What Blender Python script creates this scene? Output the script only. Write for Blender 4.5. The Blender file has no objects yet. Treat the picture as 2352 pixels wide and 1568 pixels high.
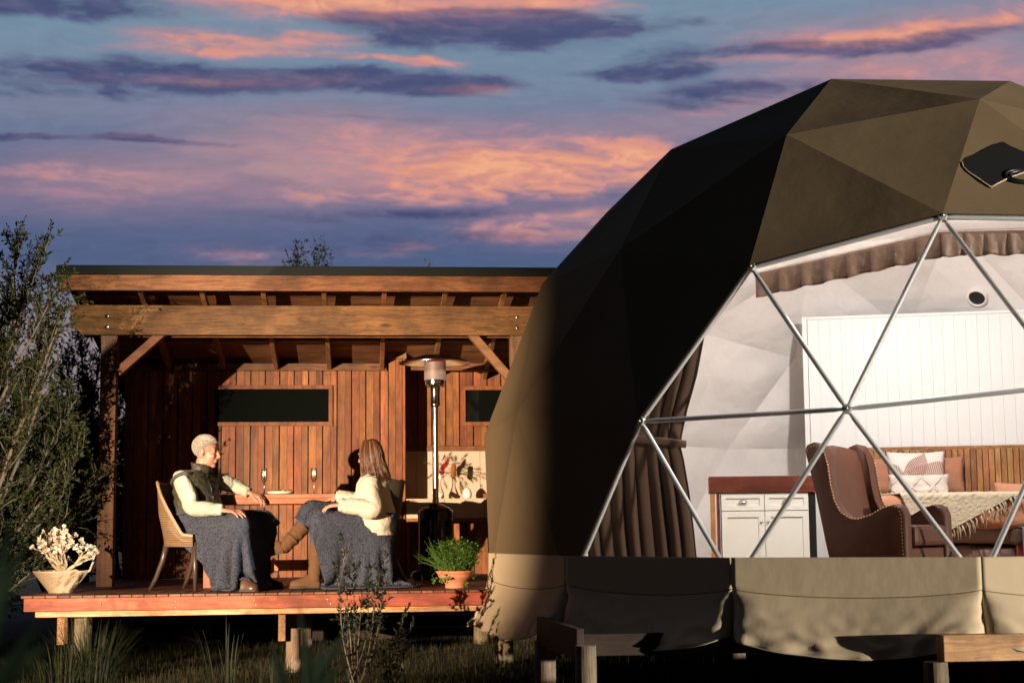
import bpy, math, random
import numpy as np
from mathutils import Matrix, Vector, noise as mnoise

random.seed(7)
RNG = np.random.default_rng(7)
SC = bpy.context.scene
COL = SC.collection
R_ = math.radians

# ------------------------------------------------------------------ camera
YAW, PITCH, ROLL, FPX, CAMZ = 0.0947, 0.116, -0.01, 1550.0, 0.537


def cam_axes():
    cy, sy, cp, sp, cr, sr = (math.cos(YAW), math.sin(YAW), math.cos(PITCH), math.sin(PITCH), math.cos(ROLL), math.sin(ROLL))
    r = np.array([cy, -sy, 0.0]); fw = np.array([sy, cy, 0.0]); u = np.array([0, 0, 1.0])
    f2 = cp * fw + sp * u; u2 = cp * u - sp * fw
    return cr * r + sr * u2, cr * u2 - sr * r, f2


CR, CU, CF = cam_axes()
cam_d = bpy.data.cameras.new('camera')
cam = bpy.data.objects.new('camera', cam_d); COL.objects.link(cam)
cam.matrix_world = Matrix([[CR[0], CU[0], -CF[0], 0], [CR[1], CU[1], -CF[1], 0], [CR[2], CU[2], -CF[2], CAMZ], [0, 0, 0, 1]])
cam_d.sensor_width = 36.0
cam_d.lens = FPX / 1024 * 36.0
cam_d.clip_start = 0.05
cam_d.clip_end = 3000
cam_d.dof.use_dof = True
cam_d.dof.focus_distance = 13.2
cam_d.dof.aperture_fstop = 2.4
SC.camera = cam


def at(xd, yd, Y):
    """photo point (2352-wide view) -> world point at depth Y"""
    px, py = xd * 1024 / 2352, yd * 1024 / 2352
    d = (px - 512) / FPX * CR - (py - 341) / FPX * CU + CF
    return np.array([0, 0, CAMZ]) + d * (Y / d[1])


def atz(xd, yd, Z):
    px, py = xd * 1024 / 2352, yd * 1024 / 2352
    d = (px - 512) / FPX * CR - (py - 341) / FPX * CU + CF
    return np.array([0, 0, CAMZ]) + d * ((Z - CAMZ) / d[2])


# ------------------------------------------------------------------ node helper
class NT:
    def __init__(self, tree):
        self.t = tree; tree.nodes.clear()

    def n(self, typ, _out=0, **kw):
        nd = self.t.nodes.new(typ)
        for k, v in kw.items():
            if k.startswith('i'):
                key = k[1:]
                key = int(key) if key.isdigit() else key.replace('_', ' ')
                self.set(nd.inputs[key], v)
            else:
                setattr(nd, k, v)
        return nd

    def set(self, inp, v):
        if isinstance(v, bpy.types.NodeSocket):
            self.t.links.new(v, inp)
        elif isinstance(v, bpy.types.Node):
            self.t.links.new(v.outputs[0], inp)
        elif isinstance(v, (tuple, list)) and inp.type == 'RGBA' and len(v) == 3:
            inp.default_value = (*v, 1)
        else:
            inp.default_value = v

    def m(self, op, a, b=0.0, c=None, clamp=False):
        nd = self.t.nodes.new('ShaderNodeMath'); nd.operation = op; nd.use_clamp = clamp
        self.set(nd.inputs[0], a); self.set(nd.inputs[1], b)
        if c is not None: self.set(nd.inputs[2], c)
        return nd.outputs[0]

    def v(self, op, a, b=None):
        nd = self.t.nodes.new('ShaderNodeVectorMath'); nd.operation = op
        self.set(nd.inputs[0], a)
        if b is not None: self.set(nd.inputs[1], b)
        return nd.outputs[1] if op in ('LENGTH', 'DOT_PRODUCT', 'DISTANCE') else nd.outputs[0]

    def mix(self, f, a, b, mode='MIX'):
        nd = self.t.nodes.new('ShaderNodeMix'); nd.data_type = 'RGBA'; nd.blend_type = mode; nd.clamp_factor = True
        self.set(nd.inputs[0], f); self.set(nd.inputs[6], a); self.set(nd.inputs[7], b)
        return nd.outputs[2]

    def ss(self, x, a, b, o0=0.0, o1=1.0):
        nd = self.t.nodes.new('ShaderNodeMapRange'); nd.interpolation_type = 'SMOOTHSTEP'
        self.set(nd.inputs[0], x); nd.inputs[1].default_value = a; nd.inputs[2].default_value = b
        nd.inputs[3].default_value = o0; nd.inputs[4].default_value = o1
        return nd.outputs[0]

    def noise(self, vec, scale, detail=4, rough=0.55, dist=0.0, color=False):
        nd = self.t.nodes.new('ShaderNodeTexNoise')
        if vec is not None: self.set(nd.inputs['Vector'], vec)
        nd.inputs['Scale'].default_value = scale; nd.inputs['Detail'].default_value = detail
        nd.inputs['Roughness'].default_value = rough; nd.inputs['Distortion'].default_value = dist
        return nd.outputs[1 if color else 0]

    def ramp(self, f, stops):
        nd = self.t.nodes.new('ShaderNodeValToRGB')
        el = nd.color_ramp.elements
        while len(el) < len(stops): el.new(0.5)
        for e, (p, c) in zip(el, stops):
            e.position = p; e.color = (*c, 1) if len(c) == 3 else c
        self.set(nd.inputs[0], f)
        return nd.outputs[0]


# ------------------------------------------------------------------ world: dusk sky with sunset clouds
world = bpy.data.worlds.new('World'); SC.world = world; world.use_nodes = True
SUN_AZ, SUN_EL = 53.0, 2.2       # degrees: light arrives from the right behind the camera


def build_sky():
    g = NT(world.node_tree)
    tc = g.n('ShaderNodeTexCoord')
    D = g.v('NORMALIZE', tc.outputs['Generated'])
    sep = g.n('ShaderNodeSeparateXYZ', i0=D)
    x, y, z = sep.outputs[0], sep.outputs[1], sep.outputs[2]
    u = g.m('ARCTAN2', x, y)                      # azimuth from +Y
    el = g.m('ARCSINE', z)                        # elevation
    uv = g.n('ShaderNodeCombineXYZ', i0=u, i1=el).outputs[0]
    # flat cloud-layer coordinates: streaks flatten towards the horizon
    zz = g.m('ADD', g.m('MAXIMUM', z, 0.0), 0.16)
    P = g.v('SCALE', g.n('ShaderNodeCombineXYZ', i0=g.m('DIVIDE', x, zz), i1=g.m('DIVIDE', y, zz), i2=0.0).outputs[0])
    P.node.inputs[3].default_value = 1.0
    warp = g.noise(P, 2.0, 5, 0.6, color=True)
    warp = g.v('SUBTRACT', warp, (0.5, 0.5, 0.5))
    Pw = g.v('ADD', P, g.v('MULTIPLY', warp, (0.55, 0.22, 0)))
    Ps = g.v('MULTIPLY', Pw, (1.25, 1.9, 1))
    n1 = g.noise(Ps, 2.2, 8, 0.60)                # broad structure
    n2 = g.noise(g.v('ADD', Ps, (7.3, 1.7, 0)), 5.0, 8, 0.62)   # wisps
    n3 = g.noise(g.v('ADD', Ps, (3.1, 9.2, 0)), 13.0, 6, 0.6)
    # blob coordinates, warped so that edges fray into streaks
    wob = g.v('ADD', g.v('MULTIPLY', warp, (0.10, 0.030, 0)),
              g.v('MULTIPLY', g.v('SUBTRACT', g.noise(Ps, 7.0, 4, 0.55, color=True), (0.5, 0.5, 0.5)), (0.045, 0.009, 0)))
    uvw = g.v('ADD', uv, wob)

    def d_of(xd, yd):
        p = at(xd, yd, 1.0) - np.array([0, 0, CAMZ]); p /= np.linalg.norm(p)
        return math.atan2(p[0], p[1]), math.asin(p[2])

    def blobs(lst):
        acc = None
        for xd, yd, rx, ry, w in lst:
            a, e = d_of(xd, yd)
            ru, rv = rx * 1024 / 2352 / FPX, ry * 1024 / 2352 / FPX
            q = g.v('MULTIPLY', g.v('SUBTRACT', uvw, (a, e, 0)), (1 / ru, 1 / rv, 0))
            mk = g.ss(g.v('LENGTH', q), 1.25, 0.05, 0.0, w * 1.08)
            acc = mk if acc is None else g.m('ADD', acc, mk)
        return acc
    pink = blobs([(1180, 395, 560, 92, .74), (1330, 345, 400, 62, .42), (900, 440, 420, 34, .42), (1480, 420, 240, 60, .28), (1150, 300, 480, 40, .25), (760, 330, 330, 60, .25),
                  (560, 100, 300, 34, .75), (480, 128, 280, 16, .5), (820, 140, 200, 10, .55), (900, 35, 560, 45, .75), (650, 12, 330, 26, .35), (1250, 14, 220, 20, .45),
                  (620, 192, 280, 22, .50), (300, 186, 330, 16, .30), (1060, 205, 130, 16, .42), (980, 152, 120, 12, .6),
                  (250, 430, 480, 55, .30), (120, 390, 300, 26, .22), (1250, 522, 320, 36, .55), (1330, 560, 360, 20, .32), (1400, 590, 300, 14, .2), (540, 580, 120, 22, .34), (900, 575, 160, 26, .25),
                  (2000, 70, 460, 30, .50), (2250, 40, 380, 60, .42), (1900, 90, 300, 14, .35), (2050, 150, 420, 40, .40), (2300, 190, 300, 60, .42), (1750, 130, 260, 16, .30),
                  (1620, 240, 420, 20, .32), (250, 318, 300, 10, .35)])
    haze = blobs([(250, 425, 620, 100, .50), (950, 370, 760, 150, .60), (1400, 525, 440, 70, .50), (560, 575, 240, 36, .25), (2150, 160, 560, 130, .72), (2050, 40, 560, 80, .45),
                  (700, 330, 460, 110, .35), (900, 40, 760, 80, .35), (1650, 260, 520, 60, .45), (150, 240, 400, 40, .2)])
    dark = blobs([(1080, 85, 460, 50, 1.0), (1180, 60, 420, 34, .5), (800, 60, 260, 22, .4), (430, 178, 640, 44, .95), (860, 190, 380, 38, .8), (80, 195, 420, 34, .6),
                  (120, 8, 420, 40, .9), (1800, 210, 420, 40, .7), (1500, 160, 230, 30, .85), (1860, 100, 520, 24, .7), (2150, 85, 280, 26, .55),
                  (200, 318, 420, 14, .85), (900, 492, 560, 22, .5), (900, 560, 700, 40, .35), (900, 275, 380, 10, .25), (1500, 72, 280, 20, .35), (1650, 600, 500, 40, .25),
                  (1730, 190, 200, 20, .4), (1250, 455, 330, 10, .3)])
    inview = g.m('MULTIPLY', g.ss(g.m('ABSOLUTE', g.m('SUBTRACT', u, 0.09)), 0.55, 0.35), g.ss(el, 0.5, 0.36))
    gen_p = g.m('MULTIPLY', g.ss(n1, 0.5, 0.75), g.m('SUBTRACT', 1.0, g.m('MULTIPLY', inview, 0.85)))
    gen_d = g.m('MULTIPLY', g.ss(n2, 0.5, 0.72), g.m('SUBTRACT', 1.0, g.m('MULTIPLY', inview, 0.8)))
    # clear dusk sky: mauve low down, blue above
    base = g.ramp(g.m('DIVIDE', el, 0.6, clamp=True),
                  [(0.0, (.30, .23, .24)), (0.20, (.27, .22, .26)), (0.275, (.070, .108, .235)), (0.36, (.118, .136, .262)), (0.46, (.185, .245, .36)), (0.56, (.175, .30, .40)), (0.72, (.09, .16, .25)), (1.0, (.03, .055, .10))])
    nish = g.n('ShaderNodeTexSky', sky_type='NISHITA', sun_disc=False)
    nish.sun_elevation = R_(SUN_EL); nish.sun_rotation = R_(180 - SUN_AZ)
    base = g.mix(1.0, base, g.v('MULTIPLY', nish.outputs[0], (0.012, 0.012, 0.012)), 'ADD')
    base = g.mix(g.m('MULTIPLY', haze, g.ss(n1, .30, .62, .55, 1.1), clamp=True), base, g.mix(haze, (.27, .20, .33), (.55, .315, .325)))
    # colours of the lit and of the shaded clouds
    fray = g.ss(g.m('ADD', g.m('MULTIPLY', n2, 0.65), g.m('MULTIPLY', n3, 0.35)), 0.36, 0.64, 0.42, 1.22)
    pk = g.m('MULTIPLY', g.m('ADD', pink, g.m('MULTIPLY', gen_p, 0.6)), fray, clamp=True)
    pcol = g.ramp(pk, [(0.0, (.38, .23, .33)), (0.35, (.58, .29, .31)), (0.7, (.79, .335, .25)), (1.0, (.94, .44, .26))])
    c = g.mix(g.ss(pk, 0.04, 0.62, 0.0, 0.96), base, pcol)
    fray2 = g.ss(g.m('ADD', g.m('MULTIPLY', n1, 0.4), g.m('MULTIPLY', n2, 0.6)), 0.36, 0.62, 0.35, 1.25)
    dk = g.m('MULTIPLY', g.m('ADD', dark, g.m('MULTIPLY', gen_d, 0.5)), fray2, clamp=True)
    dcol = g.mix(g.ss(n3, 0.4, 0.7), (.060, .075, .185), (.105, .105, .215))
    # shaded cloud keeps a little of the pink on it
    c = g.mix(g.ss(dk, 0.08, 0.7, 0.0, 0.9), c, g.mix(g.m('MULTIPLY', pk, 0.45), dcol, pcol))
    fine = g.ss(n3, 0.3, 0.7, 0.95, 1.05)
    c = g.mix(1.0, c, g.n('ShaderNodeCombineColor', i0=fine, i1=fine, i2=fine).outputs[0], 'MULTIPLY')
    # the sunset lies ahead; away from it dusk darkens evenly
    front = g.ss(g.v('DOT_PRODUCT', D, (0.1, 0.97, 0.2)), -0.5, 0.85, 0.05, 1.0)
    c = g.mix(1.0, c, g.n('ShaderNodeCombineColor', i0=front, i1=front, i2=front).outputs[0], 'MULTIPLY')
    c = g.mix(g.ss(z, 0.0, -0.03), c, (.012, .011, .010))
    bg = g.n('ShaderNodeBackground', i0=c); bg.inputs[1].default_value = 0.73
    out = g.n('ShaderNodeOutputWorld', i0=bg)


build_sky()

# ------------------------------------------------------------------ lights and exposure
sun_d = bpy.data.lights.new('sun', 'SUN'); sun_d.energy = 5.0; sun_d.angle = R_(0.5); sun_d.color = (1.0, 0.93, 0.80)
sun = bpy.data.objects.new('sun', sun_d); COL.objects.link(sun)
sv = Vector((math.sin(R_(SUN_AZ)) * math.cos(R_(SUN_EL)), -math.cos(R_(SUN_AZ)) * math.cos(R_(SUN_EL)), math.sin(R_(SUN_EL))))
sun.location = sv * 40
sun.rotation_euler = (-sv).to_track_quat('-Z', 'Y').to_euler()

# assumed warm floodlight, added out of view to the left to light the deck (its fixture is built further down)
ASSUMED_FLOOD = Vector((-8.5, -1.0, 1.3))
ASSUMED_FLOOD_AIM = Vector((-0.30, 13.75, 0.95))
sp_d = bpy.data.lights.new('assumed_flood_beam', 'SPOT'); sp_d.energy = 28500; sp_d.color = (1.0, 0.76, 0.53)
sp_d.spot_size = R_(18.8); sp_d.spot_blend = 0.85; sp_d.shadow_soft_size = 0.05
sp = bpy.data.objects.new('assumed_flood_beam', sp_d); COL.objects.link(sp)
sp.location = ASSUMED_FLOOD; sp.rotation_euler = (ASSUMED_FLOOD_AIM - ASSUMED_FLOOD).to_track_quat('-Z', 'Y').to_euler()

# added lamp that lights the tent interior from behind the cover (shade built below)
FILL_LAMP = Vector((4.35, 12.0, 3.0))
lp_d = bpy.data.lights.new('added_interior_light', 'POINT'); lp_d.energy = 320; lp_d.color = (1.0, 0.97, 0.94); lp_d.shadow_soft_size = 0.07
lp = bpy.data.objects.new('added_interior_light', lp_d); COL.objects.link(lp); lp.location = FILL_LAMP

SC.view_settings.view_transform = 'Standard'
SC.view_settings.look = 'None'
SC.view_settings.exposure = 0.35
SC.view_settings.gamma = 1.0
SC.view_settings.use_curve_mapping = False
SC.render.engine = 'CYCLES'
SC.cycles.use_denoising = True
SC.cycles.max_bounces = 6
SC.cycles.diffuse_bounces = 3
SC.cycles.transparent_max_bounces = 24
SC.cycles.sample_clamp_indirect = 4.0

# ------------------------------------------------------------------ mesh building
ORI = {}


class MB:
    def __init__(self):
        self.v = []; self.f = []

    def add(self, pts, faces):
        b = len(self.v)
        self.v.extend([tuple(map(float, p)) for p in pts])
        self.f.extend([tuple(b + i for i in f) for f in faces])
        return self

    def box(self, x0, x1, y0, y1, z0, z1):
        return self.add([(x0, y0, z0), (x1, y0, z0), (x1, y1, z0), (x0, y1, z0), (x0, y0, z1), (x1, y0, z1), (x1, y1, z1), (x0, y1, z1)],
                        [(0, 3, 2, 1), (4, 5, 6, 7), (0, 1, 5, 4), (1, 2, 6, 5), (2, 3, 7, 6), (3, 0, 4, 7)])

    def beam(self, p, q, w, h, up=(0, 0, 1)):
        """box from p to q (centre line), w across, h along up"""
        p = np.array(p, float); q = np.array(q, float); d = q - p; d /= np.linalg.norm(d)
        s = np.cross(d, np.array(up, float)); s /= np.linalg.norm(s); t = np.cross(s, d)
        a = s * w / 2; b = t * h / 2
        return self.add([p - a - b, p + a - b, p + a + b, p - a + b, q - a - b, q + a - b, q + a + b, q - a + b],
                        [(0, 1, 2, 3), (4, 7, 6, 5), (0, 4, 5, 1), (1, 5, 6, 2), (2, 6, 7, 3), (3, 7, 4, 0)])

    def rings(self, rings, closed=True, cap=True):
        n = len(rings[0]); m = len(rings)
        pts = [p for r in rings for p in r]; fs = []
        for i in range(m - 1):
            for j in range(n if closed else n - 1):
                k = (j + 1) % n
                fs.append((i * n + j, i * n + k, (i + 1) * n + k, (i + 1) * n + j))
        if cap and closed:
            fs.append(tuple(range(n - 1, -1, -1))); fs.append(tuple((m - 1) * n + j for j in range(n)))
        return self.add(pts, fs)

    def tube(self, path, rad, n=8, cap=True, flat=1.0, up=None):
        path = [np.array(p, float) for p in path]
        if not hasattr(rad, '__len__'): rad = [rad] * len(path)
        rs = []; prev = None
        for i, p in enumerate(path):
            d = path[min(i + 1, len(path) - 1)] - path[max(i - 1, 0)]
            d = d / (np.linalg.norm(d) + 1e-9)
            if prev is None:
                a = np.array(up if up is not None else ((0, 0, 1) if abs(d[2]) < .9 else (1, 0, 0)), float)
                s = np.cross(d, a)
            else:
                s = prev - d * (prev @ d)
            s /= np.linalg.norm(s) + 1e-9; prev = s; t = np.cross(s, d)
            rs.append([p + rad[i] * (s * math.cos(2 * math.pi * j / n) + t * flat * math.sin(2 * math.pi * j / n)) for j in range(n)])
        return self.rings(rs, True, cap)

    def lathe(self, prof, c=(0, 0, 0), n=32, cap=True):
        c = np.array(c, float)
        return self.rings([[c + np.array([r * math.cos(2 * math.pi * j / n), r * math.sin(2 * math.pi * j / n), z]) for j in range(n)] for r, z in prof], True, cap)

    def prism(self, poly, off):
        n = len(poly); off = np.array(off, float)
        pts = [np.array(p, float) for p in poly] + [np.array(p, float) + off for p in poly]
        return self.add(pts, [tuple(range(n - 1, -1, -1)), tuple(range(n, 2 * n))] + [(i, (i + 1) % n, n + (i + 1) % n, n + i) for i in range(n)])

    def grid(self, P):
        m, n = P.shape[:2]
        return self.add(P.reshape(-1, 3), [(i * n + j, i * n + j + 1, (i + 1) * n + j + 1, (i + 1) * n + j) for i in range(m - 1) for j in range(n - 1)])

    def ell(self, c, r, M=None, n=16, m=10):
        c = np.array(c, float); pts = []
        for i in range(m + 1):
            th = math.pi * i / m
            for j in range(n):
                ph = 2 * math.pi * j / n
                q = np.array([r[0] * math.sin(th) * math.cos(ph), r[1] * math.sin(th) * math.sin(ph), r[2] * math.cos(th)])
                pts.append(c + (M @ q if M is not None else q))
        return self.add(pts, [(i * n + j, i * n + (j + 1) % n, (i + 1) * n + (j + 1) % n, (i + 1) * n + j) for i in range(m) for j in range(n)])

    def mesh(self, name, mat=None, smooth=False, origin=(0, 0, 0)):
        me = bpy.data.meshes.new(name)
        o = np.array(origin, float)
        V = np.array(self.v, float).reshape(-1, 3) - o
        me.from_pydata(V.tolist(), [], self.f)
        me.update()
        if smooth:
            me.polygons.foreach_set('use_smooth', [True] * len(me.polygons))
        if mat: me.materials.append(mat)
        return me

    def build(self, name, mat, parent=None, smooth=False, bevel=0.0, solid=0.0, sub=0, origin=None, weld=False, auto=None):
        base = ORI.get(parent.name, np.zeros(3)) if parent else np.zeros(3)
        o = np.array(origin, float) if origin is not None else base
        me = self.mesh(name, mat, smooth, o)
        ob = bpy.data.objects.new(name, me); COL.objects.link(ob)
        if parent: ob.parent = parent
        ob.location = o - base
        ORI[ob.name] = o
        mods(ob, bevel, solid, sub, weld)
        return ob


def mods(ob, bevel=0, solid=0, sub=0, weld=False):
    if weld:
        m = ob.modifiers.new('weld', 'WELD'); m.merge_threshold = 1e-4
    if bevel:
        m = ob.modifiers.new('bevel', 'BEVEL'); m.width = bevel; m.segments = 2; m.limit_method = 'ANGLE'; m.angle_limit = R_(40)
        m.harden_normals = False
    if solid:
        m = ob.modifiers.new('solid', 'SOLIDIFY'); m.thickness = solid; m.offset = 0
    if sub:
        m = ob.modifiers.new('sub', 'SUBSURF'); m.levels = sub; m.render_levels = sub


def tag(o, label=None, cat=None, group=None, kind=None):
    if label: o['label'] = label
    if cat: o['category'] = cat
    if group: o['group'] = group
    if kind: o['kind'] = kind
    return o


def thing(name, loc, label, cat, group=None):
    o = bpy.data.objects.new(name, None); COL.objects.link(o)
    o.location = loc; o.empty_display_size = 0.1
    ORI[o.name] = np.array(loc, float)
    return tag(o, label, cat, group)


MESHES = {}


def piece(name, size, mat, parent, center, bevel=0.0, rot=None):
    """box piece sharing its mesh with every piece of the same size and material"""
    key = (name, tuple(round(s, 4) for s in size), mat.name)
    if key not in MESHES:
        sx, sy, sz = [s / 2 for s in size]
        MESHES[key] = MB().box(-sx, sx, -sy, sy, -sz, sz).mesh(name, mat)
    ob = bpy.data.objects.new(name, MESHES[key]); COL.objects.link(ob)
    base = ORI.get(parent.name, np.zeros(3))
    ob.parent = parent; ob.location = np.array(center, float) - base
    ORI[ob.name] = np.array(center, float)
    if rot: ob.rotation_euler = rot
    mods(ob, bevel)
    return ob


def dup(root, delta, label=None):
    """copy a thing, its parts and their sub-parts"""
    r = root.copy(); COL.objects.link(r); r.location = Vector(root.location) + Vector(delta)
    if label: r['label'] = label
    for ch in list(root.children):
        c = ch.copy(); COL.objects.link(c); c.parent = r
        for g_ in ch.children:
            d = g_.copy(); COL.objects.link(d); d.parent = c
    return r


def remeshed(mb, voxel, smooth_it=4):
    """one continuous skin round overlapping closed shapes"""
    me = mb.mesh('tmp_skin')
    ob = bpy.data.objects.new('tmp_skin', me); COL.objects.link(ob)
    m = ob.modifiers.new('r', 'REMESH'); m.mode = 'VOXEL'; m.voxel_size = voxel
    if smooth_it:
        s = ob.modifiers.new('s', 'SMOOTH'); s.iterations = smooth_it; s.factor = 0.5
    dg = bpy.context.evaluated_depsgraph_get(); dg.update()
    out = bpy.data.meshes.new_from_object(ob.evaluated_get(dg))
    bpy.data.objects.remove(ob); bpy.data.meshes.remove(me)
    out.polygons.foreach_set('use_smooth', [True] * len(out.polygons))
    return out


def mesh_obj(name, me, mat, parent):
    """mesh given in world coordinates -> child object"""
    base = ORI.get(parent.name, np.zeros(3)) if parent else np.zeros(3)
    me.name = name; me.materials.clear(); me.materials.append(mat)
    co = np.empty(len(me.vertices) * 3); me.vertices.foreach_get('co', co)
    co = co.reshape(-1, 3) - base; me.vertices.foreach_set('co', co.ravel()); me.update()
    ob = bpy.data.objects.new(name, me); COL.objects.link(ob)
    if parent: ob.parent = parent
    ORI[ob.name] = base
    return ob


# ------------------------------------------------------------------ materials
def bsdf(name):
    m = bpy.data.materials.new(name); m.use_nodes = True
    g = NT(m.node_tree)
    b = g.n('ShaderNodeBsdfPrincipled'); g.n('ShaderNodeOutputMaterial', i0=b)
    return m, g, b


def plain(name, col, rough=0.6, metal=0.0, spec=0.5, var=0.12, nscale=12, bump=0.0, bscale=60, sheen=0.0):
    m, g, b = bsdf(name)
    tc = g.n('ShaderNodeTexCoord')
    n = g.noise(tc.outputs['Object'], nscale, 5, 0.6)
    c = g.mix(n, tuple(x * (1 - var) for x in col), tuple(min(1, x * (1 + var)) for x in col))
    g.set(b.inputs['Base Color'], c)
    b.inputs['Roughness'].default_value = rough; b.inputs['Metallic'].default_value = metal
    b.inputs['Specular IOR Level'].default_value = spec
    if sheen:
        b.inputs['Sheen Weight'].default_value = sheen; b.inputs['Sheen Roughness'].default_value = 0.5
    if bump:
        bp = g.n('ShaderNodeBump', iStrength=bump, iHeight=g.noise(tc.outputs['Object'], bscale, 4, 0.6)); bp.inputs['Distance'].default_value = 0.01
        g.set(b.inputs['Normal'], bp)
    return m


def wood(name, dark, light, axis='x', var=0.3, rough=0.6, knots=0.0, grain=1.0, bump=0.25, saw=0.0, spec=0.3):
    m, g, b = bsdf(name)
    tc = g.n('ShaderNodeTexCoord'); oi = g.n('ShaderNodeObjectInfo')
    off = g.n('ShaderNodeCombineXYZ', i0=g.m('MULTIPLY', oi.outputs['Random'], 31.0), i1=g.m('MULTIPLY', oi.outputs['Random'], 17.0), i2=g.m('MULTIPLY', oi.outputs['Random'], 53.0)).outputs[0]
    v = g.v('ADD', tc.outputs['Object'], off)
    k = {'x': (0.05, 1, 1), 'y': (1, 0.05, 1), 'z': (1, 1, 0.05)}[axis]
    wv = g.noise(v, 1.6, 3, 0.5, color=True)
    vd = g.v('ADD', v, g.v('MULTIPLY', g.v('SUBTRACT', wv, (.5, .5, .5)), (0.12, 0.12, 0.12)))
    vs = g.v('MULTIPLY', vd, k)
    broad = g.noise(vs, 14 * grain, 4, 0.6)
    fine = g.noise(vs, 70 * grain, 5, 0.65)
    rings = g.m('SINE', g.m('MULTIPLY', broad, 42.0))
    t = g.m('ADD', g.m('MULTIPLY', broad, 0.55), g.m('ADD', g.m('MULTIPLY', fine, 0.35), g.m('MULTIPLY', rings, 0.13 if knots else 0.07)))
    c = g.ramp(t, [(0.25, dark), (0.62, light), (0.85, tuple(x * 1.15 for x in light))])
    tone = g.m('ADD', 1.0 - var, g.m('MULTIPLY', oi.outputs['Random'], 2 * var))
    # some boards redder, some yellower
    hue = g.m('FRACT', g.m('MULTIPLY', oi.outputs['Random'], 7.31))
    c = g.mix(1.0, c, g.n('ShaderNodeCombineColor', i0=tone, i1=g.m('MULTIPLY', tone, g.m('ADD', 0.86, g.m('MULTIPLY', hue, 0.28))), i2=tone).outputs[0], 'MULTIPLY')
    stain = g.ss(g.noise(v, 2.6, 6, 0.68), 0.32, 0.66, 0.60, 1.12)
    c = g.mix(1.0, c, g.n('ShaderNodeCombineColor', i0=stain, i1=stain, i2=stain).outputs[0], 'MULTIPLY')
    if knots:
        vo = g.n('ShaderNodeTexVoronoi', iVector=g.v('MULTIPLY', v, {'x': (.35, 0, 1), 'y': (0, .35, 1), 'z': (1, 0, .35)}[axis]), iScale=5.5)
        kd = g.ss(vo.outputs['Distance'], 0.05, 0.16, 1.0, 0.0)
        pick = g.ss(g.n('ShaderNodeSeparateColor', i0=vo.outputs['Color']).outputs[0], 1 - knots, 1 - knots + .02)
        c = g.mix(g.m('MULTIPLY', kd, g.m('MULTIPLY', pick, 0.8)), c, tuple(x * .25 for x in dark))
    h = g.m('ADD', fine, g.m('MULTIPLY', rings, 0.1))
    if saw:
        sw = {'x': 0, 'y': 1, 'z': 2}[axis]
        s = g.n('ShaderNodeSeparateXYZ', i0=vd)
        band = g.m('SINE', g.m('MULTIPLY', s.outputs[sw], 260.0))
        h = g.m('ADD', h, g.m('MULTIPLY', band, saw * 0.3))
        c = g.mix(g.m('MULTIPLY', g.ss(band, 0.2, 1.0), saw * 0.35), c, tuple(x * 0.6 for x in dark))
    g.set(b.inputs['Base Color'], c)
    bp = g.n('ShaderNodeBump', iStrength=bump, iHeight=h); bp.inputs['Distance'].default_value = 0.004
    g.set(b.inputs['Normal'], bp)
    b.inputs['Roughness'].default_value = rough; b.inputs['Specular IOR Level'].default_value = spec
    return m


def leafm(name, c1, c2, rough=0.5, trans=0.25):
    m, g, b = bsdf(name)
    geo = g.n('ShaderNodeNewGeometry')
    tc = g.n('ShaderNodeTexCoord')
    r = g.m('FRACT', g.m('ADD', geo.outputs['Random Per Island'], g.noise(tc.outputs['Object'], 2.5, 3)))
    g.set(b.inputs['Base Color'], g.mix(r, c1, c2))
    b.inputs['Roughness'].default_value = rough; b.inputs['Specular IOR Level'].default_value = .2
    out = [n for n in m.node_tree.nodes if n.type == 'OUTPUT_MATERIAL'][0]
    tr = g.n('ShaderNodeBsdfTranslucent', i0=g.mix(r, c1, c2))
    mx = g.n('ShaderNodeMixShader', i0=trans, i1=b, i2=tr)
    g.set(out.inputs[0], mx)
    return m


def glassm(name, tint=(1, 1, 1), refl=0.06, rough=0.0):
    """thin clear pane: mostly passes light, reflects a little more at grazing angles"""
    m = bpy.data.materials.new(name); m.use_nodes = True
    g = NT(m.node_tree)
    fr = g.n('ShaderNodeFresnel'); fr.inputs[0].default_value = 1.35
    tr = g.n('ShaderNodeBsdfTransparent', i0=tint)
    gl = g.n('ShaderNodeBsdfGlossy', i0=(1, 1, 1)); gl.inputs['Roughness'].default_value = rough
    mx = g.n('ShaderNodeMixShader', i0=g.m('MULTIPLY', fr, refl / 0.04 * 0.5, clamp=True), i1=tr, i2=gl)
    g.n('ShaderNodeOutputMaterial', i0=mx)
    return m


def fabric(name, col, rough=0.85, bump=0.2, bscale=180, wr=0.0, wscale=3.0, sheen=0.0, var=0.1, spec=0.2, trans=0.0):
    m, g, b = bsdf(name)
    tc = g.n('ShaderNodeTexCoord')
    n = g.noise(tc.outputs['Object'], 5, 5, 0.6)
    c = g.mix(n, tuple(x * (1 - var) for x in col), tuple(min(1, x * (1 + var)) for x in col))
    g.set(b.inputs['Base Color'], c)
    b.inputs['Roughness'].default_value = rough; b.inputs['Specular IOR Level'].default_value = spec
    if sheen: b.inputs['Sheen Weight'].default_value = sheen
    h = g.noise(tc.outputs['Object'], bscale, 3, 0.6)
    bp = g.n('ShaderNodeBump', iStrength=bump, iHeight=h); bp.inputs['Distance'].default_value = 0.003
    if wr:
        h2 = g.noise(tc.outputs['Object'], wscale, 3, 0.5)
        b2 = g.n('ShaderNodeBump', iStrength=wr, iHeight=h2); b2.inputs['Distance'].default_value = 0.12
        g.set(bp.inputs['Normal'], b2)
    g.set(b.inputs['Normal'], bp)
    return m


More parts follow.
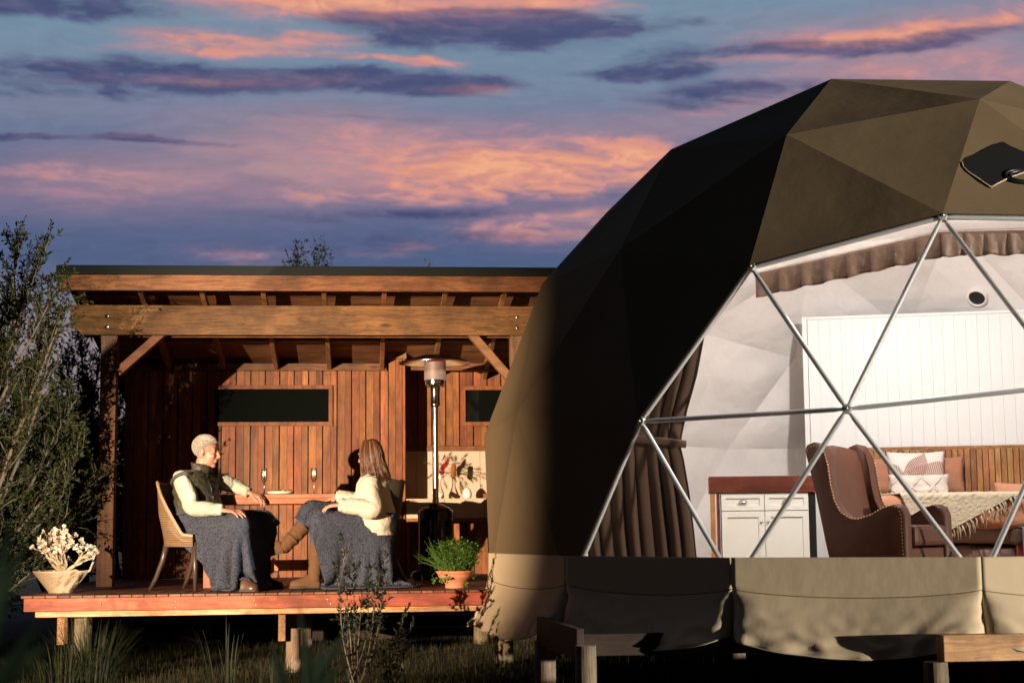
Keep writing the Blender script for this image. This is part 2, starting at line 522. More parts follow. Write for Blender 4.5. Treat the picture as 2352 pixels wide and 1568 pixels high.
M = {}
M['deck'] = wood('deck_timber', (.11, .042, .024), (.23, .092, .048), 'y', .22, .55)
M['red'] = wood('red_fascia_timber', (.20, .038, .02), (.36, .085, .042), 'x', .10, .6)
M['pine_x'] = wood('pine_beam_timber', (.100, .038, .012), (.215, .088, .029), 'x', .08, .55, knots=.28)
M['pine_y'] = wood('pine_rafter_timber', (.17, .075, .028), (.33, .165, .066), 'y', .15, .55, knots=.15)
M['pale_x'] = wood('pale_pine_timber', (.38, .20, .075), (.60, .36, .155), 'x', .06, .5, knots=.2)
M['post'] = wood('rough_sawn_post_timber', (.105, .055, .026), (.20, .108, .05), 'z', .12, .75, saw=.8, bump=.6)
M['brace'] = wood('brace_timber', (.16, .065, .03), (.29, .125, .055), 'x', .1, .6)
M['clad'] = wood('cedar_cladding_timber', (.145, .044, .013), (.32, .108, .030), 'z', .30, .5)
M['ceil'] = wood('ceiling_ply', (.07, .025, .011), (.36, .14, .065), 'x', .1, .7, grain=.6, bump=.8)
M['log'] = wood('treated_log_timber', (.11, .08, .05), (.24, .19, .11), 'z', .1, .8, bump=.6)
M['shade_timber'] = wood('shade_bearer_timber', (.018, .009, .006), (.042, .021, .013), 'x', .15, .7)  # darkened to stand in for shade beneath the platform and deck
M['roof'] = plain('dark_roof_metal', (.006, .008, .007), .65, 0.0, .2)
M['steel'] = plain('galvanised_tube', (.50, .50, .50), .5, .25, .5, .1, 30)
M['bolt'] = plain('bolt_steel', (.5, .48, .44), .3, 1.0)
M['black'] = plain('black_metal', (.01, .01, .01), .35)
M['soil'] = plain('garden_soil', (.018, .013, .008), .95, bump=.8, bscale=25)
M['glass_dark'] = plain('dark_window_glass', (.004, .005, .004), .06, 0, .5)
M['cover'] = fabric('shade_darkened_canvas', (.140, .098, .056), .85, .06, 220, .05, 4.0, var=.06, spec=.08)  # tent fabric darkened so that its unlit facets read as shade
M['skirt'] = fabric('light_lifted_canvas', (.50, .385, .25), .7, .08, 220, .04, 7.0, var=.06, spec=.25)  # same fabric as the cover, lightened to carry the light falling on it
M['liner'] = fabric('white_liner_fabric', (.76, .71, .68), .9, .1, 200, .5, 2.2, var=.04)
M['film'] = glassm('clear_window_film', (1, 1, 1), .03, .02)

# ================================================================== SETTING
GZ = -0.65


def ground_h(x, y):
    sun_block_bank = .40 * max(0, 1 - ((x - 8.8) / 3.0) ** 2) * max(0, 1 - ((y - 5.0) / 6.5) ** 4) if abs(x - 8.8) < 3 and abs(y - 5) < 6.5 else 0  # unseen rise added to keep low sun off the ground under the tent
    return GZ + sun_block_bank + 0.05 * mnoise.noise(Vector((x * .35, y * .35, 3.1))) + 0.02 * mnoise.noise(Vector((x * 1.7, y * 1.7, 9.0)))


def make_ground():
    xs = np.concatenate([[-400, -120, -40, -20], np.arange(-12, 16.1, .4), [25, 45, 120, 400]])
    ys = np.concatenate([[-60, -10], np.arange(0, 26.1, .4), [32, 50, 120, 400, 1200]])
    P = np.array([[(x, y, ground_h(x, y) if abs(x) < 30 and y < 40 else GZ) for x in xs] for y in ys])
    o = MB().grid(P).build('ground', M['soil'], smooth=True)
    tag(o, kind='structure')


make_ground()

# ------------------------------------------------------------------ verandah deck
DX0, DX1, DY0, DY1 = -2.69, 1.72, 12.60, 16.10
deck = thing('verandah_deck', (-0.5, 14.3, GZ), 'raised timber deck of red brown boards in front of the cabin', 'deck')
nb = int((DX1 - DX0) / 0.0952)
for i in range(nb):
    jitter = RNG.uniform(-.006, .006)
    piece('deck_board', (0.0895, DY1 - DY0, 0.019), M['deck'], deck, (DX0 + 0.045 + i * 0.0952, (DY0 + DY1) / 2 + jitter, -0.0095 + RNG.uniform(-.0008, .0008)), bevel=.003)
MB().box(DX0 + .02, -0.03, 12.618, 12.640, -0.122, -0.0215).build('fascia_board', M['red'], deck, bevel=.003)
MB().box(-0.026, DX1, 12.618, 12.640, -0.122, -0.0215).build('fascia_board', M['red'], deck, bevel=.003)
MB().box(DX0 + .10, DX1, 12.665, 12.755, -0.170, -0.127).build('edge_joist', M['pale_x'], deck, bevel=.004)
for x in np.arange(-2.6, 1.7, .45):
    MB().box(x, x + .045, 12.76, 16.05, -0.165, -0.024).build('joist', M['shade_timber'], deck)
BX = [-2.445, -0.70, 1.05]
for x in BX:
    MB().box(x, x + .058, 12.80, 16.05, -0.395, -0.172).build('bearer', M['pine_y'], deck, bevel=.004)
for x, y, r in [(-2.29, 13.0, .085), (-0.585, 12.93, .06), (-2.29, 15.6, .085), (-0.6, 15.6, .08), (1.15, 13.1, .08), (1.15, 15.6, .08)]:
    MB().lathe([(r, GZ - .1), (r * .99, -0.3), (r * .97, -0.176 if r > .08 else -.41)], (x, y, 0), 20).build('stump', M['log'], deck, smooth=False)
# boards added under the cabin to block the light behind the deck
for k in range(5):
    piece('light_block_board', (6.3, .02, .118), M['shade_timber'], deck, (.45, 16.16, GZ + .07 + k * .122))
# screw heads in the fascia
for xd, yd in [(116, 1377), (232, 1381), (404, 1376), (404, 1390), (584, 1373), (588, 1384), (753, 1371), (760, 1381), (1105, 1368)]:
    p = at(xd, yd + 4, 12.614)
    MB().ell(p, (.006, .004, .006), n=8, m=6).build('screw_head', M['bolt'], deck)

# ------------------------------------------------------------------ cabin
cabin = thing('timber_cabin', (-0.6, 16.2, 0), 'cedar clad cabin with a low sloping roof over its open verandah', 'cabin')
WY = 16.10
CLX = at(287, 1000, WY)[0]
COLX0, COLX1 = at(893, 1000, 15.95)[0], at(931, 1000, 15.95)[0]
zt = at(600, 851, WY)[2]
w1 = (at(492, 930, WY)[0], at(755, 930, WY)[0], at(620, 968, WY)[2], at(620, 893, WY)[2])   # glass opening 1
TR = .042


def wall_planks(x0, x1, y, z0, z1, holes, seed):
    """vertical cladding boards: pairs of boards with a wide shadow groove after each pair, cut round the openings"""
    r = np.random.default_rng(seed); x = x0; k = 0
    while x < x1 - .02:
        w = .072 if k % 2 == 0 else .060
        e = min(x + w, x1)
        gap = .0025 if k % 2 == 0 else .013
        spans = [(z0, z1)]
        for hx0, hx1, hz0, hz1 in holes:
            if e > hx0 + .01 and x < hx1 - .01:
                spans = [(z0, hz0), (hz1, z1)]
                for fa, fb in ((x, hx0 - .002), (hx1 + .002, e)):
                    if .006 < fb - fa < e - x:
                        piece('cladding_board', (fb - fa, .018, hz1 - hz0 - .002), M['clad'], cabin, ((fa + fb) / 2, y + .009, (hz0 + hz1) / 2))
        proud = .004 if k % 2 == 0 else 0.0
        for a, b in spans:
            if b - a > .02:
                piece('cladding_board', (e - x, .018, b - a), M['clad'], cabin, ((x + e) / 2, y + .009 - proud, (a + b) / 2))
        x = e + gap; k += 1
    MB().box(x0 - .02, x1 + .02, y + .022, y + .08, z0, z1).build('wall_backing', M['black'], cabin)


hole1 = (w1[0] - TR, w1[1] + TR, w1[2] - TR, w1[3] + TR)
wall_planks(CLX + .09, COLX0 - .004, WY, 0.004, zt, [hole1], 3)


def window(x0, x1, z0, z1, y, sill=False):
    fr = MB()
    d0, d1 = y - .022, y + .018
    fr.box(x0 - TR, x1 + TR, d0, d1, z1, z1 + TR); fr.box(x0 - TR, x1 + TR, d0 - (.02 if sill else 0), d1, z0 - TR, z0)
    fr.box(x0 - TR, x0, d0, d1, z0, z1); fr.box(x1, x1 + TR, d0, d1, z0, z1)
    f = fr.build('window_frame', M['clad'], cabin, bevel=.003)
    g = MB().box(x0, x1, y + .004, y + .012, z0, z1)
    p = g.build('pane', M['glass_dark'], f)
    return f


window(*w1, WY)
# corner post of the cabin and its dark side wall
MB().box(CLX, CLX + .086, WY - .03, WY + .08, 0.002, zt).build('corner_board', M['clad'], cabin, bevel=.004)
MB().box(CLX + .001, CLX + .07, WY + .081, 19.5, 0.002, 2.0).build('side_wall', M['clad'], cabin)
MB().box(CLX, 3.0, 19.5, 19.6, 0, 1.75).build('back_wall', M['clad'], cabin)

# clad column beside the kitchen recess
czt = at(912, 824, 15.95)[2]
cw = (COLX1 - COLX0 - .012) / 3
for k in range(3):
    ww = [cw * 1.25, cw * 1.25, cw * .5][k]
    xx = COLX0 + [0, cw * 1.25 + .004, cw * 2.5 + .010][k] + ww / 2
    piece('cladding_board', (ww, .018, czt), M['clad'], cabin, (xx, 15.959, czt / 2 + .002))
MB().box(COLX0 + .003, COLX1 - .003, 15.969, 16.40, 0.002, czt).build('column_core', M['clad'], cabin)
MB().box(COLX0 - .012, COLX1 + .012, 15.90, 16.40, czt + .001, czt + .125).build('beam_end', M['pine_y'], cabin, bevel=.004)

# kitchen recess
RY = 16.42
RX1 = 2.1
sp_top = at(1000, 1035, RY)[2]
w2 = (at(1069, 930, RY)[0], at(1069, 930, RY)[0] + .85, at(1100, 968, RY)[2], at(1100, 895, RY)[2])
wall_planks(COLX1 + .003, RX1, RY, sp_top + .055, zt + .02, [(w2[0] - TR, w2[1] + TR, w2[2] - TR, w2[3] + TR)], 5)
window(*w2, RY, True)
MB().box(COLX1 + .003, RX1, RY - .012, RY + .015, sp_top + .002, sp_top + .053).build('trim_board', M['clad'], cabin, bevel=.003)
M['tile'] = plain('sandstone_tile', (.56, .42, .30), .65, 0, .3, .07, 6, .15, 90)
bz1 = at(1000, 1143.5, 15.86)[2]; bz0 = at(1000, 1188.5, 15.86)[2]
tx = [COLX1 + .004, at(1021, 1100, RY)[0] - .3, at(1103, 1100, RY)[0], RX1]
for a, b in zip(tx[:-1], tx[1:]):
    piece('tile', (b - a - .004, .012, sp_top - bz1 + .03), M['tile'], cabin, ((a + b) / 2, RY + .008, (sp_top + bz1 - .03) / 2), bevel=.002)
wall_planks(COLX1 + .003, RX1, RY, 0.004, bz1 - .035, [], 8)

bench = thing('kitchen_bench', (1.1, 16.1, 0), 'tiled outdoor kitchen bench with a wooden edge strip in the wall recess', 'kitchen bench')
bx = [COLX1 + .006, at(1021, 1160, 15.86)[0], at(1112, 1160, 15.86)[0], RX1]
for a, b in zip(bx[:-1], bx[1:]):
    piece('tile', (b - a - .004, .014, bz1 - bz0 - .016), M['tile'], bench, ((a + b) / 2, 15.867, (bz0 + bz1 - .016) / 2), bevel=.002)
    piece('tile', (b - a - .004, .535, .014), M['tile'], bench, ((a + b) / 2, 16.132, bz1 - .008), bevel=.002)
MB().box(COLX1 + .006, RX1, 15.876, 16.395, bz0 + .01, bz1 - .018).build('bench_core', M['black'], bench)
MB().box(COLX1 + .006, RX1, 15.855, 15.90, bz0 - .034, bz0 - .002).build('edge_strip', M['clad'], bench, bevel=.003)
for x in (COLX1 + .006, RX1 - .05):
    MB().box(x, x + .035, 15.86, 16.38, 0.003, bz0 - .036).build('side_panel', M['clad'], bench)

# verandah posts, beams, braces
by0 = 14.21
bzb = at(700, 768.5, by0)[2]; bzt = at(700, 701, by0)[2]


def notch_beam(y0, y1, name):
    x0 = at(161, 740, by0)[0]; c = .105
    poly = [(x0, y0, bzt), (x0, y0, bzb + c), (x0 + c, y0, bzb), (2.0, y0, bzb), (2.0, y0, bzt)]
    return MB().prism(poly, (0, y1 - y0, 0)).build(name, M['pine_x'], cabin, bevel=.004)


notch_beam(by0, by0 + .045, 'beam'); notch_beam(by0 + .195, by0 + .24, 'beam')
px0 = at(221, 1300, 14.26)[0]
PZ = [(px0, 14.257), (at(1172, 800, 14.26)[0], 14.257)]
for x, y in PZ:
    MB().box(x, x + .142, y, y + .146, 0.001, bzt - .01).build('post', M['post'], cabin, bevel=.005)
    for z in (bzb + .07, bzb + .17):
        MB().ell((x + .06, by0 - .002, z), (.016, .010, .016), n=12, m=8).build('bolt', M['bolt'], cabin, smooth=True)
# left and right knee braces
pl = at(272, 868, 14.33); pr = at(385, 772, 14.33)
MB().beam((px0 + .144, 14.33, pl[2] + .05), (pr[0] + .03, 14.33, bzb + .1), .075, .10, (0, 1, 0)).build('brace', M['brace'], cabin, bevel=.004)
q0 = at(1168, 872, 14.33); q1 = at(1075, 772, 14.33)
MB().beam((PZ[1][0] - .004, 14.33, q0[2] + .02), (q1[0], 14.33, bzb + .06), .075, .11, (0, 1, 0)).build('brace', M['brace'], cabin, bevel=.004)

# roof: fascia, rafters, noggings, ceiling, metal
FY = 13.62
rz_top = at(600, 611, FY - .02)[2]; rz_mid = at(600, 629.5, FY - .02)[2]; fz0 = at(600, 667, FY)[2]
fx0 = at(133, 640, FY)[0]
MB().box(fx0 + .01, 2.6, FY, FY + .042, fz0, rz_mid - .003).build('fascia_board', M['pine_x'], cabin, bevel=.004)
fs = [(FY - .028, rz_mid - .006), (FY - .028, rz_top), (FY + .10, rz_top + .006), (FY + .10, rz_mid - .0)]
ob = MB().prism([(fx0 - .012, y, z) for y, z in fs], (2.65 - fx0, 0, 0)).build('roof_edge_flashing', M['roof'], cabin, bevel=.003)
# roof falls to the back
z_a, z_b = bzt + .002, zt + .012           # rafter underside at beam and at wall
slope = (z_b - z_a) / (16.06 - 14.23)


def rz(y): return z_a + slope * (y - 14.23)


RD = .125
for xd in (168, 310, 455, 599, 742, 884, 1027, 1166, 1306, 1446):
    x = at(xd, 668, FY)[0]
    y0, y1 = FY + .044, 16.40
    poly = [(x - .022, y0, rz(y0)), (x - .022, y1, rz(y1)), (x - .022, y1, rz(y1) + RD), (x - .022, y0, min(rz(y0) + RD, rz_mid - .02))]
    MB().prism(poly, (.044, 0, 0)).build('rafter', M['pine_y'], cabin, bevel=.003)
    if xd < 1400:
        for yn, hh in ((14.75, .07), (15.35, .07)):
            xn = at(xd + 142, 668, FY)[0]
            MB().box(x + .023, xn - .023, yn, yn + .04, rz(yn) + RD - hh, rz(yn) + RD - .004).build('nogging', M['pine_x'], cabin)
ce = [(fx0 + .05, FY + .045, rz(FY + .045) + RD), (fx0 + .05, 16.4, rz(16.4) + RD)]
MB().prism([(fx0 + .05, FY + .046, rz(FY + .046) + RD - .002), (fx0 + .05, 19.8, rz(19.8) + RD - .002), (fx0 + .05, 19.8, rz(19.8) + RD + .012), (fx0 + .05, FY + .046, rz(FY + .046) + RD + .012)], (5.0, 0, 0)).build('ceiling_panel', M['ceil'], cabin)
ya, yb = FY + .101, 19.9
MB().prism([(fx0 - .02, ya, rz(ya) + RD + .02), (fx0 - .02, yb, rz(yb) + RD + .02), (fx0 - .02, yb, rz(yb) + RD + .045), (fx0 - .02, ya, rz(ya) + RD + .045)], (5.1, 0, 0)).build('roof_sheet', M['roof'], cabin)
MB().box(CLX, COLX0 - .02, WY - .028, WY + .05, zt + .004, zt + .075).build('ledger', M['pine_x'], cabin)
MB().box(COLX1 + .014, 2.4, WY - .028, WY + .05, zt + .004, zt + .075).build('ledger', M['pine_x'], cabin)

# ================================================================== DOME TENT (geodesic, three-frequency)
DC = np.array([4.566, 13.04, .699]); DR = 3.6; DTH = -2.2


def geodesic(n=3):
    z = 1 / np.sqrt(5); r = 2 / np.sqrt(5)
    v = [(0, 0, 1)] + [(r * np.cos(2 * np.pi * k / 5), r * np.sin(2 * np.pi * k / 5), z) for k in range(5)] + \
        [(r * np.cos(2 * np.pi * (k + .5) / 5), r * np.sin(2 * np.pi * (k + .5) / 5), -z) for k in range(5)] + [(0, 0, -1)]
    v = np.array(v)
    import itertools
    d = np.linalg.norm(v[:, None] - v[None], axis=2); e = d[d > 0].min()
    fs = [t for t in itertools.combinations(range(12), 3) if max(d[t[0], t[1]], d[t[1], t[2]], d[t[0], t[2]]) < e * 1.01]
    pts = {}; tris = []

    def add(p):
        p = p / np.linalg.norm(p); k = tuple(np.round(p, 5))
        if k not in pts: pts[k] = len(pts)
        return pts[k]
    for a, b, c in fs:
        g = {}
        for i in range(n + 1):
            for j in range(n + 1 - i):
                g[i, j] = add(v[a] * (n - i - j) / n + v[b] * i / n + v[c] * j / n)
        for i in range(n):
            for j in range(n - i):
                tris.append((g[i, j], g[i + 1, j], g[i, j + 1]))
                if i + j < n - 1: tris.append((g[i + 1, j], g[i + 1, j + 1], g[i, j + 1]))
    return np.array(list(pts.keys())), tris


GP, GT = geodesic()
cth, sth = math.cos(DTH), math.sin(DTH)
GW = np.stack([DC[0] + DR * (GP[:, 0] * cth - GP[:, 1] * sth), DC[1] + DR * (GP[:, 0] * sth + GP[:, 1] * cth), DC[2] + DR * GP[:, 2]], 1)
# hubs as erected: each sits within a few centimetres of the ideal ball
for vi, xd, yd in [(31, 1945, 938), (37, 1472, 967), (9, 1726, 614), (8, 2164, 498), (32, 2252, 1341), (43, 1688, 1341), (7, 1810, 318),
                   (5, 2249, 237), (14, 1254, 655), (42, 1122, 1000), (13, 1546, 351), (4, 1911, 191), (34, 2457, 884)]:
    GW[vi] = at(xd, yd, GW[vi][1])
UPPER = [t for t in GT if min(GP[list(t), 2]) > -.3]
WIN = [t for t in UPPER if ({31, 34, 36} & set(t)) and max(GP[list(t), 2]) < .6]
WIN += [t for t in UPPER if (37 in t or 46 in t) and t not in WIN and sorted(GP[list(t), 2])[1] < -.1]
SHELL = [t for t in UPPER if t not in WIN]


def outward(t):
    a, b, c = GW[list(t)]
    return t if np.cross(b - a, c - a) @ (a - DC) > 0 else (t[0], t[2], t[1])


def patch(mb, a, b, c, n, sag, seed=0, wr=0.0):
    """fabric triangle between three hubs, pulled in slightly"""
    nrm = np.cross(b - a, c - a); nrm /= np.linalg.norm(nrm)
    idx = {}; pts = []; fs = []
    for i in range(n + 1):
        for j in range(n + 1 - i):
            u, v = i / n, j / n; w = 1 - u - v
            p = a * w + b * u + c * v
            s = sag * 27 * u * v * w
            if wr and 0 < min(u, v, w):
                s += wr * mnoise.noise(Vector(p * 2.2 + seed)) * min(1, 9 * min(u, v, w))
            idx[i, j] = len(pts); pts.append(p - nrm * s)
    for i in range(n):
        for j in range(n - i):
            fs.append((idx[i, j], idx[i + 1, j], idx[i, j + 1]))
            if i + j < n - 1: fs.append((idx[i + 1, j], idx[i + 1, j + 1], idx[i, j + 1]))
    mb.add(pts, fs)


tent = thing('dome_tent', (DC[0], DC[1], 0), 'large geodesic dome tent with a clear front window, shade-darkened cover and lightened skirt', 'dome tent')
mb = MB()
for t in SHELL:
    a, b, c = [DC + (GW[i] - DC) * 1.010 for i in outward(t)]
    patch(mb, a, b, c, 8, .012, 1.0, .010)
mb.build('outer_cover', M['cover'], tent, smooth=True)
mb = MB()
LIN = [t for t in SHELL]
WV = {i for t in WIN for i in t}
for t in LIN:
    a, b, c = [DC + (GW[i] - DC) * (.993 if i in WV else .962) for i in outward(t)]
    patch(mb, a, b, c, 10, .045, 4.0, .055)
mb.build('inner_liner', M['liner'], tent, smooth=True)

edges = set()
for t in WIN:
    for i in range(3):
        edges.add(tuple(sorted((t[i], t[(i + 1) % 3]))))
for a, b in edges:
    pa, pb = GW[a], GW[b]; d = pb - pa
    pts = [pa + d * s for s in (.0, .035, .06, .5, .94, .965, 1.0)]
    MB().tube(pts, [.012, .012, .0172, .0172, .0172, .012, .012], 10).build('strut', M['steel'], tent, smooth=True)
for v in {i for e in edges for i in e}:
    nrm = (GW[v] - DC) / np.linalg.norm(GW[v] - DC)
    q = Vector(nrm).to_track_quat('Z', 'Y').to_matrix(); q = np.array(q)
    mb = MB()
    for z0, z1, r in ((-.020, .016, .036),):
        rings = []
        for z, rr in ((z0, r), (z1, r)):
            rings.append([GW[v] + q @ np.array([rr * math.cos(k * math.pi / 3), rr * math.sin(k * math.pi / 3), z]) for k in range(6)])
        mb.rings(rings)
    hb = mb.build('hub', M['steel'], tent, bevel=.004)
    mb = MB().ell(GW[v] + nrm * .022, (.013, .013, .013), n=10, m=6)
    mb.build('bolt', M['bolt'], hb, smooth=True)
for t in WIN:
    a, b, c = [DC + (GW[i] - DC) * 1.006 for i in outward(t)]
    MB().add([a, b, c], [(0, 1, 2)]).build('window_pane', M['film'], tent)

# vent in the cover: dark mesh opening with a turned-out rim
C2, H2, H5 = GW[5], GW[8], GW[6]
nv = np.cross(H2 - C2, H5 - C2); nv /= np.linalg.norm(nv); nv = nv if nv @ (C2 - DC) > 0 else -nv


def on_facet(xd, yd, off):
    px, py = xd * 1024 / 2352, yd * 1024 / 2352
    d = (px - 512) / FPX * CR - (py - 341) / FPX * CU + CF
    o = np.array([0, 0, CAMZ]); base = DC + (C2 - DC) * 1.010
    return o + d * (((base - o) @ nv) / (d @ nv)) + nv * off


vent_px = [(2209, 372), (2216, 362), (2240, 353), (2262, 341), (2286, 330), (2304, 325), (2322, 335), (2352, 348), (2390, 372), (2380, 385), (2352, 396), (2318, 408), (2290, 422), (2277, 430), (2262, 421), (2240, 406), (2222, 394), (2212, 383)]
M['vent'] = fabric('black_vent_mesh', (.006, .006, .006), .9)
vp = [on_facet(x, y, .001) for x, y in vent_px]
MB().prism([p - nv * .02 for p in vp], nv * .020).build('vent_opening', M['vent'], tent)
lip = [on_facet(x, y, .003) for x, y in [(2209, 372), (2212, 383), (2222, 394), (2240, 406), (2262, 421), (2277, 430), (2290, 422), (2318, 408), (2352, 396), (2380, 385)]]
MB().tube(lip, .006, 6).build('vent_rim', M['skirt'], tent, smooth=True)
mbv = MB()
for r0 in (.13, .10):
    mbv.tube([on_facet(2350, 405, .004) + (H5 - H2) / np.linalg.norm(H5 - H2) * r0 * math.cos(k * math.pi / 12) + np.cross(nv, (H5 - H2) / np.linalg.norm(H5 - H2)) * r0 * .55 * math.sin(k * math.pi / 12) for k in range(25)], .012, 6)
mbv.build('vent_ring', M['black'], tent, smooth=True)

# skirt: fifteen panels round the base, flat band above, loose scalloped flap below
BASE = sorted([i for i in range(len(GP)) if -.2 < GP[i, 2] < -.15], key=lambda i: math.atan2(GW[i][1] - DC[1], GW[i][0] - DC[0]))
for k in range(len(BASE)):
    a, b = GW[BASE[k]].copy(), GW[BASE[(k + 1) % len(BASE)]].copy()
    mid = (a + b) / 2
    out = mid - DC; out[2] = 0; out /= np.linalg.norm(out)
    nu, nt = 48, 34
    P = np.zeros((nt + 1, nu + 1, 3))
    for i in range(nt + 1):
        t = i / nt
        for j in range(nu + 1):
            s = j / nu
            p = a * (1 - s) + b * s
            va = (a - DC) * (1 - s) + (b - DC) * s; va[2] = 0; va /= np.linalg.norm(va)
            scal = .10 + .95 * (s * (1 - s) * 4) ** .75 * .14
            zt_, zb_ = .292, -.105 - scal
            z = zt_ + (zb_ - zt_) * t
            fz = max(0, (t - .34) / .66)
            w1_ = mnoise.noise(Vector((s * 3.2 + k * 7.3, t * 2.0, 1.3)))
            w2_ = mnoise.noise(Vector((s * 9 + k * 3.1 + t * 3, t * 4.0 - s * 2, 5.7)))
            w3_ = 1 - abs(mnoise.noise(Vector((s * 8 + t * 3.5 + k * 11, t * 4.4 - s * 5, 8.1)))) * 2
            f = max(0, (t - .36) / .64)
            flare = .050 + .01 * t + .15 * f ** 1.3
            edgep = 1 - .75 * math.exp(-min(s, 1 - s) * 26) * min(1, f * 3)
            d = flare * edgep + f * (.014 * w1_ + .007 * w2_ + .034 * w3_ * f) + .002 * w1_
            if abs(t - .40) < .012: d -= .006
            P[i, j] = (p[0] + va[0] * d, p[1] + va[1] * d, z + .012 * w1_ * f)
    MB().grid(P).build('skirt_panel', M['skirt'], tent, smooth=True, solid=.004)
    va_ = (P[14, ::2] - DC) * (1, 1, 0); va_ = va_ / np.linalg.norm(va_, axis=1, keepdims=True)
    MB().tube(list(P[14, ::2] + va_ * .002), .0035, 5).build('skirt_seam', M['cover'], tent)
    va_ = (P[-1, ::2] - DC) * (1, 1, 0); va_ = va_ / np.linalg.norm(va_, axis=1, keepdims=True)
    MB().tube(list(P[-1, ::2]), .0055, 6).build('skirt_hem', M['skirt'], tent, smooth=True)

# ------------------------------------------------------------------ platform under the tent
plat = thing('tent_platform', (DC[0], DC[1], GZ), 'pine platform on log stumps carrying the dome tent', 'platform')
ring = [GW[i] for i in BASE]
rim = [np.array([DC[0] + (p[0] - DC[0]) * .995, DC[1] + (p[1] - DC[1]) * .995, -.045]) for p in ring]
M['floor'] = wood('tent_floor_timber', (.22, .12, .06), (.36, .21, .11), 'x', .1, .5)
MB().prism([p + np.array([0, 0, 0]) for p in rim], (0, 0, .03)).build('floor', M['floor'], plat)
for k in range(len(rim)):
    a, b = rim[k], rim[(k + 1) % len(rim)]
    d = (b - a) / np.linalg.norm(b - a)
    MB().beam(a + d * .004 + (0, 0, -.07), b - d * .004 + (0, 0, -.07), .045, .135).build('edge_board', M['pale_x'], plat, bevel=.003)
zb1, zb0 = at(2250, 1456, 9.35)[2], at(2250, 1517, 9.35)[2]
bxr = at(2168, 1490, 9.35)[0]
MB().box(bxr, bxr + 3.2, 9.35, 9.48, zb0, zb1).build('bearer', M['pale_x'], plat, bevel=.004)
xl = at(1330, 1490, 10.15)[0]
MB().box(xl, bxr + 1.0, 10.42, 10.47, at(1700, 1498, 10.45)[2], at(1700, 1448, 10.45)[2]).build('bearer', M['shade_timber'], plat, bevel=.004)
p0, p1 = at(1240, 1446, 11.35), at(1333, 1478, 10.25)
MB().beam(p0, p1, .05, .2).build('bearer', M['shade_timber'], plat, bevel=.004)
MB().box(2.2, 7.2, 12.4, 12.46, -.39, -.2).build('bearer', M['shade_timber'], plat)
MB().box(2.2, 7.2, 14.6, 14.66, -.39, -.2).build('bearer', M['shade_timber'], plat)
zst = zb0 - .004
for xd, Y, r, zz in [(1252, 11.3, .078, at(1250, 1470, 11.3)[2]), (1345, 10.22, .072, at(1345, 1481, 10.2)[2]), (2148, 9.43, .076, zst), (2272, 11.0, .07, -.36), (1690, 12.43, .08, -.395), (1925, 12.43, .08, -.395), (2340, 12.43, .08, -.395)]:
    p = at(xd, 1500, Y)
    MB().lathe([(r, GZ - .15), (r * .99, -.45), (r * .96, zz)], (p[0], Y, 0), 24).build('stump', M['log'], plat)

# ================================================================== CLOTH (small position-based solver)
def drape(P, colliders, steps=140, iters=10, floor=0.012, thick=0.012, damp=0.985, g=9.8, dt=1 / 60, pins=None, fric=.6, slack=1.0):
    """P: (m,n,3) sheet; falls onto capsules ('cap',a,b,r) and boxes ('box',c,R,half)"""
    P = P.astype(float).copy(); V = np.zeros_like(P)
    m, n = P.shape[:2]
    cons = []
    for di, dj, st in ((0, 1, .9), (1, 0, .9), (1, 1, .5), (1, -1, .5), (0, 2, .18), (2, 0, .18)):
        for par in (0, 1):
            I, J = np.meshgrid(np.arange(0, m - di), np.arange(max(0, -dj), n - max(0, dj)), indexing='ij')
            sel = (((I // max(di, 1)) % 2) == par) if di else (((J // max(dj, 1)) % 2) == par)
            I, J = I[sel], J[sel]
            if len(I):
                L = np.linalg.norm((P[I, J] - P[I + di, J + dj]), axis=1)
                L = L * (slack if dj and not di else (1 + slack) / 2 if dj else 1.0)
                cons.append((I, J, I + di, J + dj, L, st))

    def collide(Q, old):
        hit = np.zeros(Q.shape[:2], bool)
        for c in colliders:
            if c[0] == 'cap':
                a, b = np.array(c[1], float), np.array(c[2], float); ab = b - a
                t = np.clip(((Q - a) @ ab) / (ab @ ab + 1e-12), 0, 1)[..., None]
                d = Q - (a + ab * t); L = np.linalg.norm(d, axis=2)
                r = c[3] + thick; k = L < r
                Q[k] += d[k] / (L[k][:, None] + 1e-9) * (r - L[k])[:, None]
                hit |= k
            else:
                ctr, Rm, half = np.array(c[1]), np.array(c[2]), np.array(c[3]) + thick
                q = (Q - ctr) @ Rm.T if False else (Q - ctr) @ Rm
                k = np.all(np.abs(q) < half, axis=2)
                if k.any():
                    qq = q[k]; pen = half - np.abs(qq); ax = np.argmin(pen, axis=1)
                    rows = np.arange(len(qq)); qq[rows, ax] += np.sign(qq[rows, ax]) * pen[rows, ax]
                    Q[k] = qq @ Rm.T + ctr; hit |= k
        k = Q[..., 2] < floor
        Q[..., 2] = np.maximum(Q[..., 2], floor); hit |= k
        return hit
    hit = np.zeros((m, n), bool)
    for s in range(steps):
        V[..., 2] -= g * dt
        V *= damp
        old = P.copy()
        Q = P + V * dt
        for it in range(iters):
            for i0, j0, i1, j1, L, st in cons:
                d = Q[i1, j1] - Q[i0, j0]; l = np.linalg.norm(d, axis=1)
                c = d * (st * .5 * (l - L) / (l + 1e-9))[:, None]
                Q[i0, j0] += c; Q[i1, j1] -= c
            if it % 3 == 2 or it == iters - 1: hit = collide(Q, old)
            if pins is not None:
                for (i, j), p in pins.items(): Q[i, j] = p
        mv = Q - old
        mv[hit] *= (1 - fric)
        # keep friction from re-penetrating
        Q = np.where(hit[..., None], old + mv, Q); collide(Q, old)
        V = (Q - old) / dt
        sp_ = np.linalg.norm(V, axis=2, keepdims=True); V *= np.minimum(1, 3.0 / (sp_ + 1e-9))
        P = Q
    return P


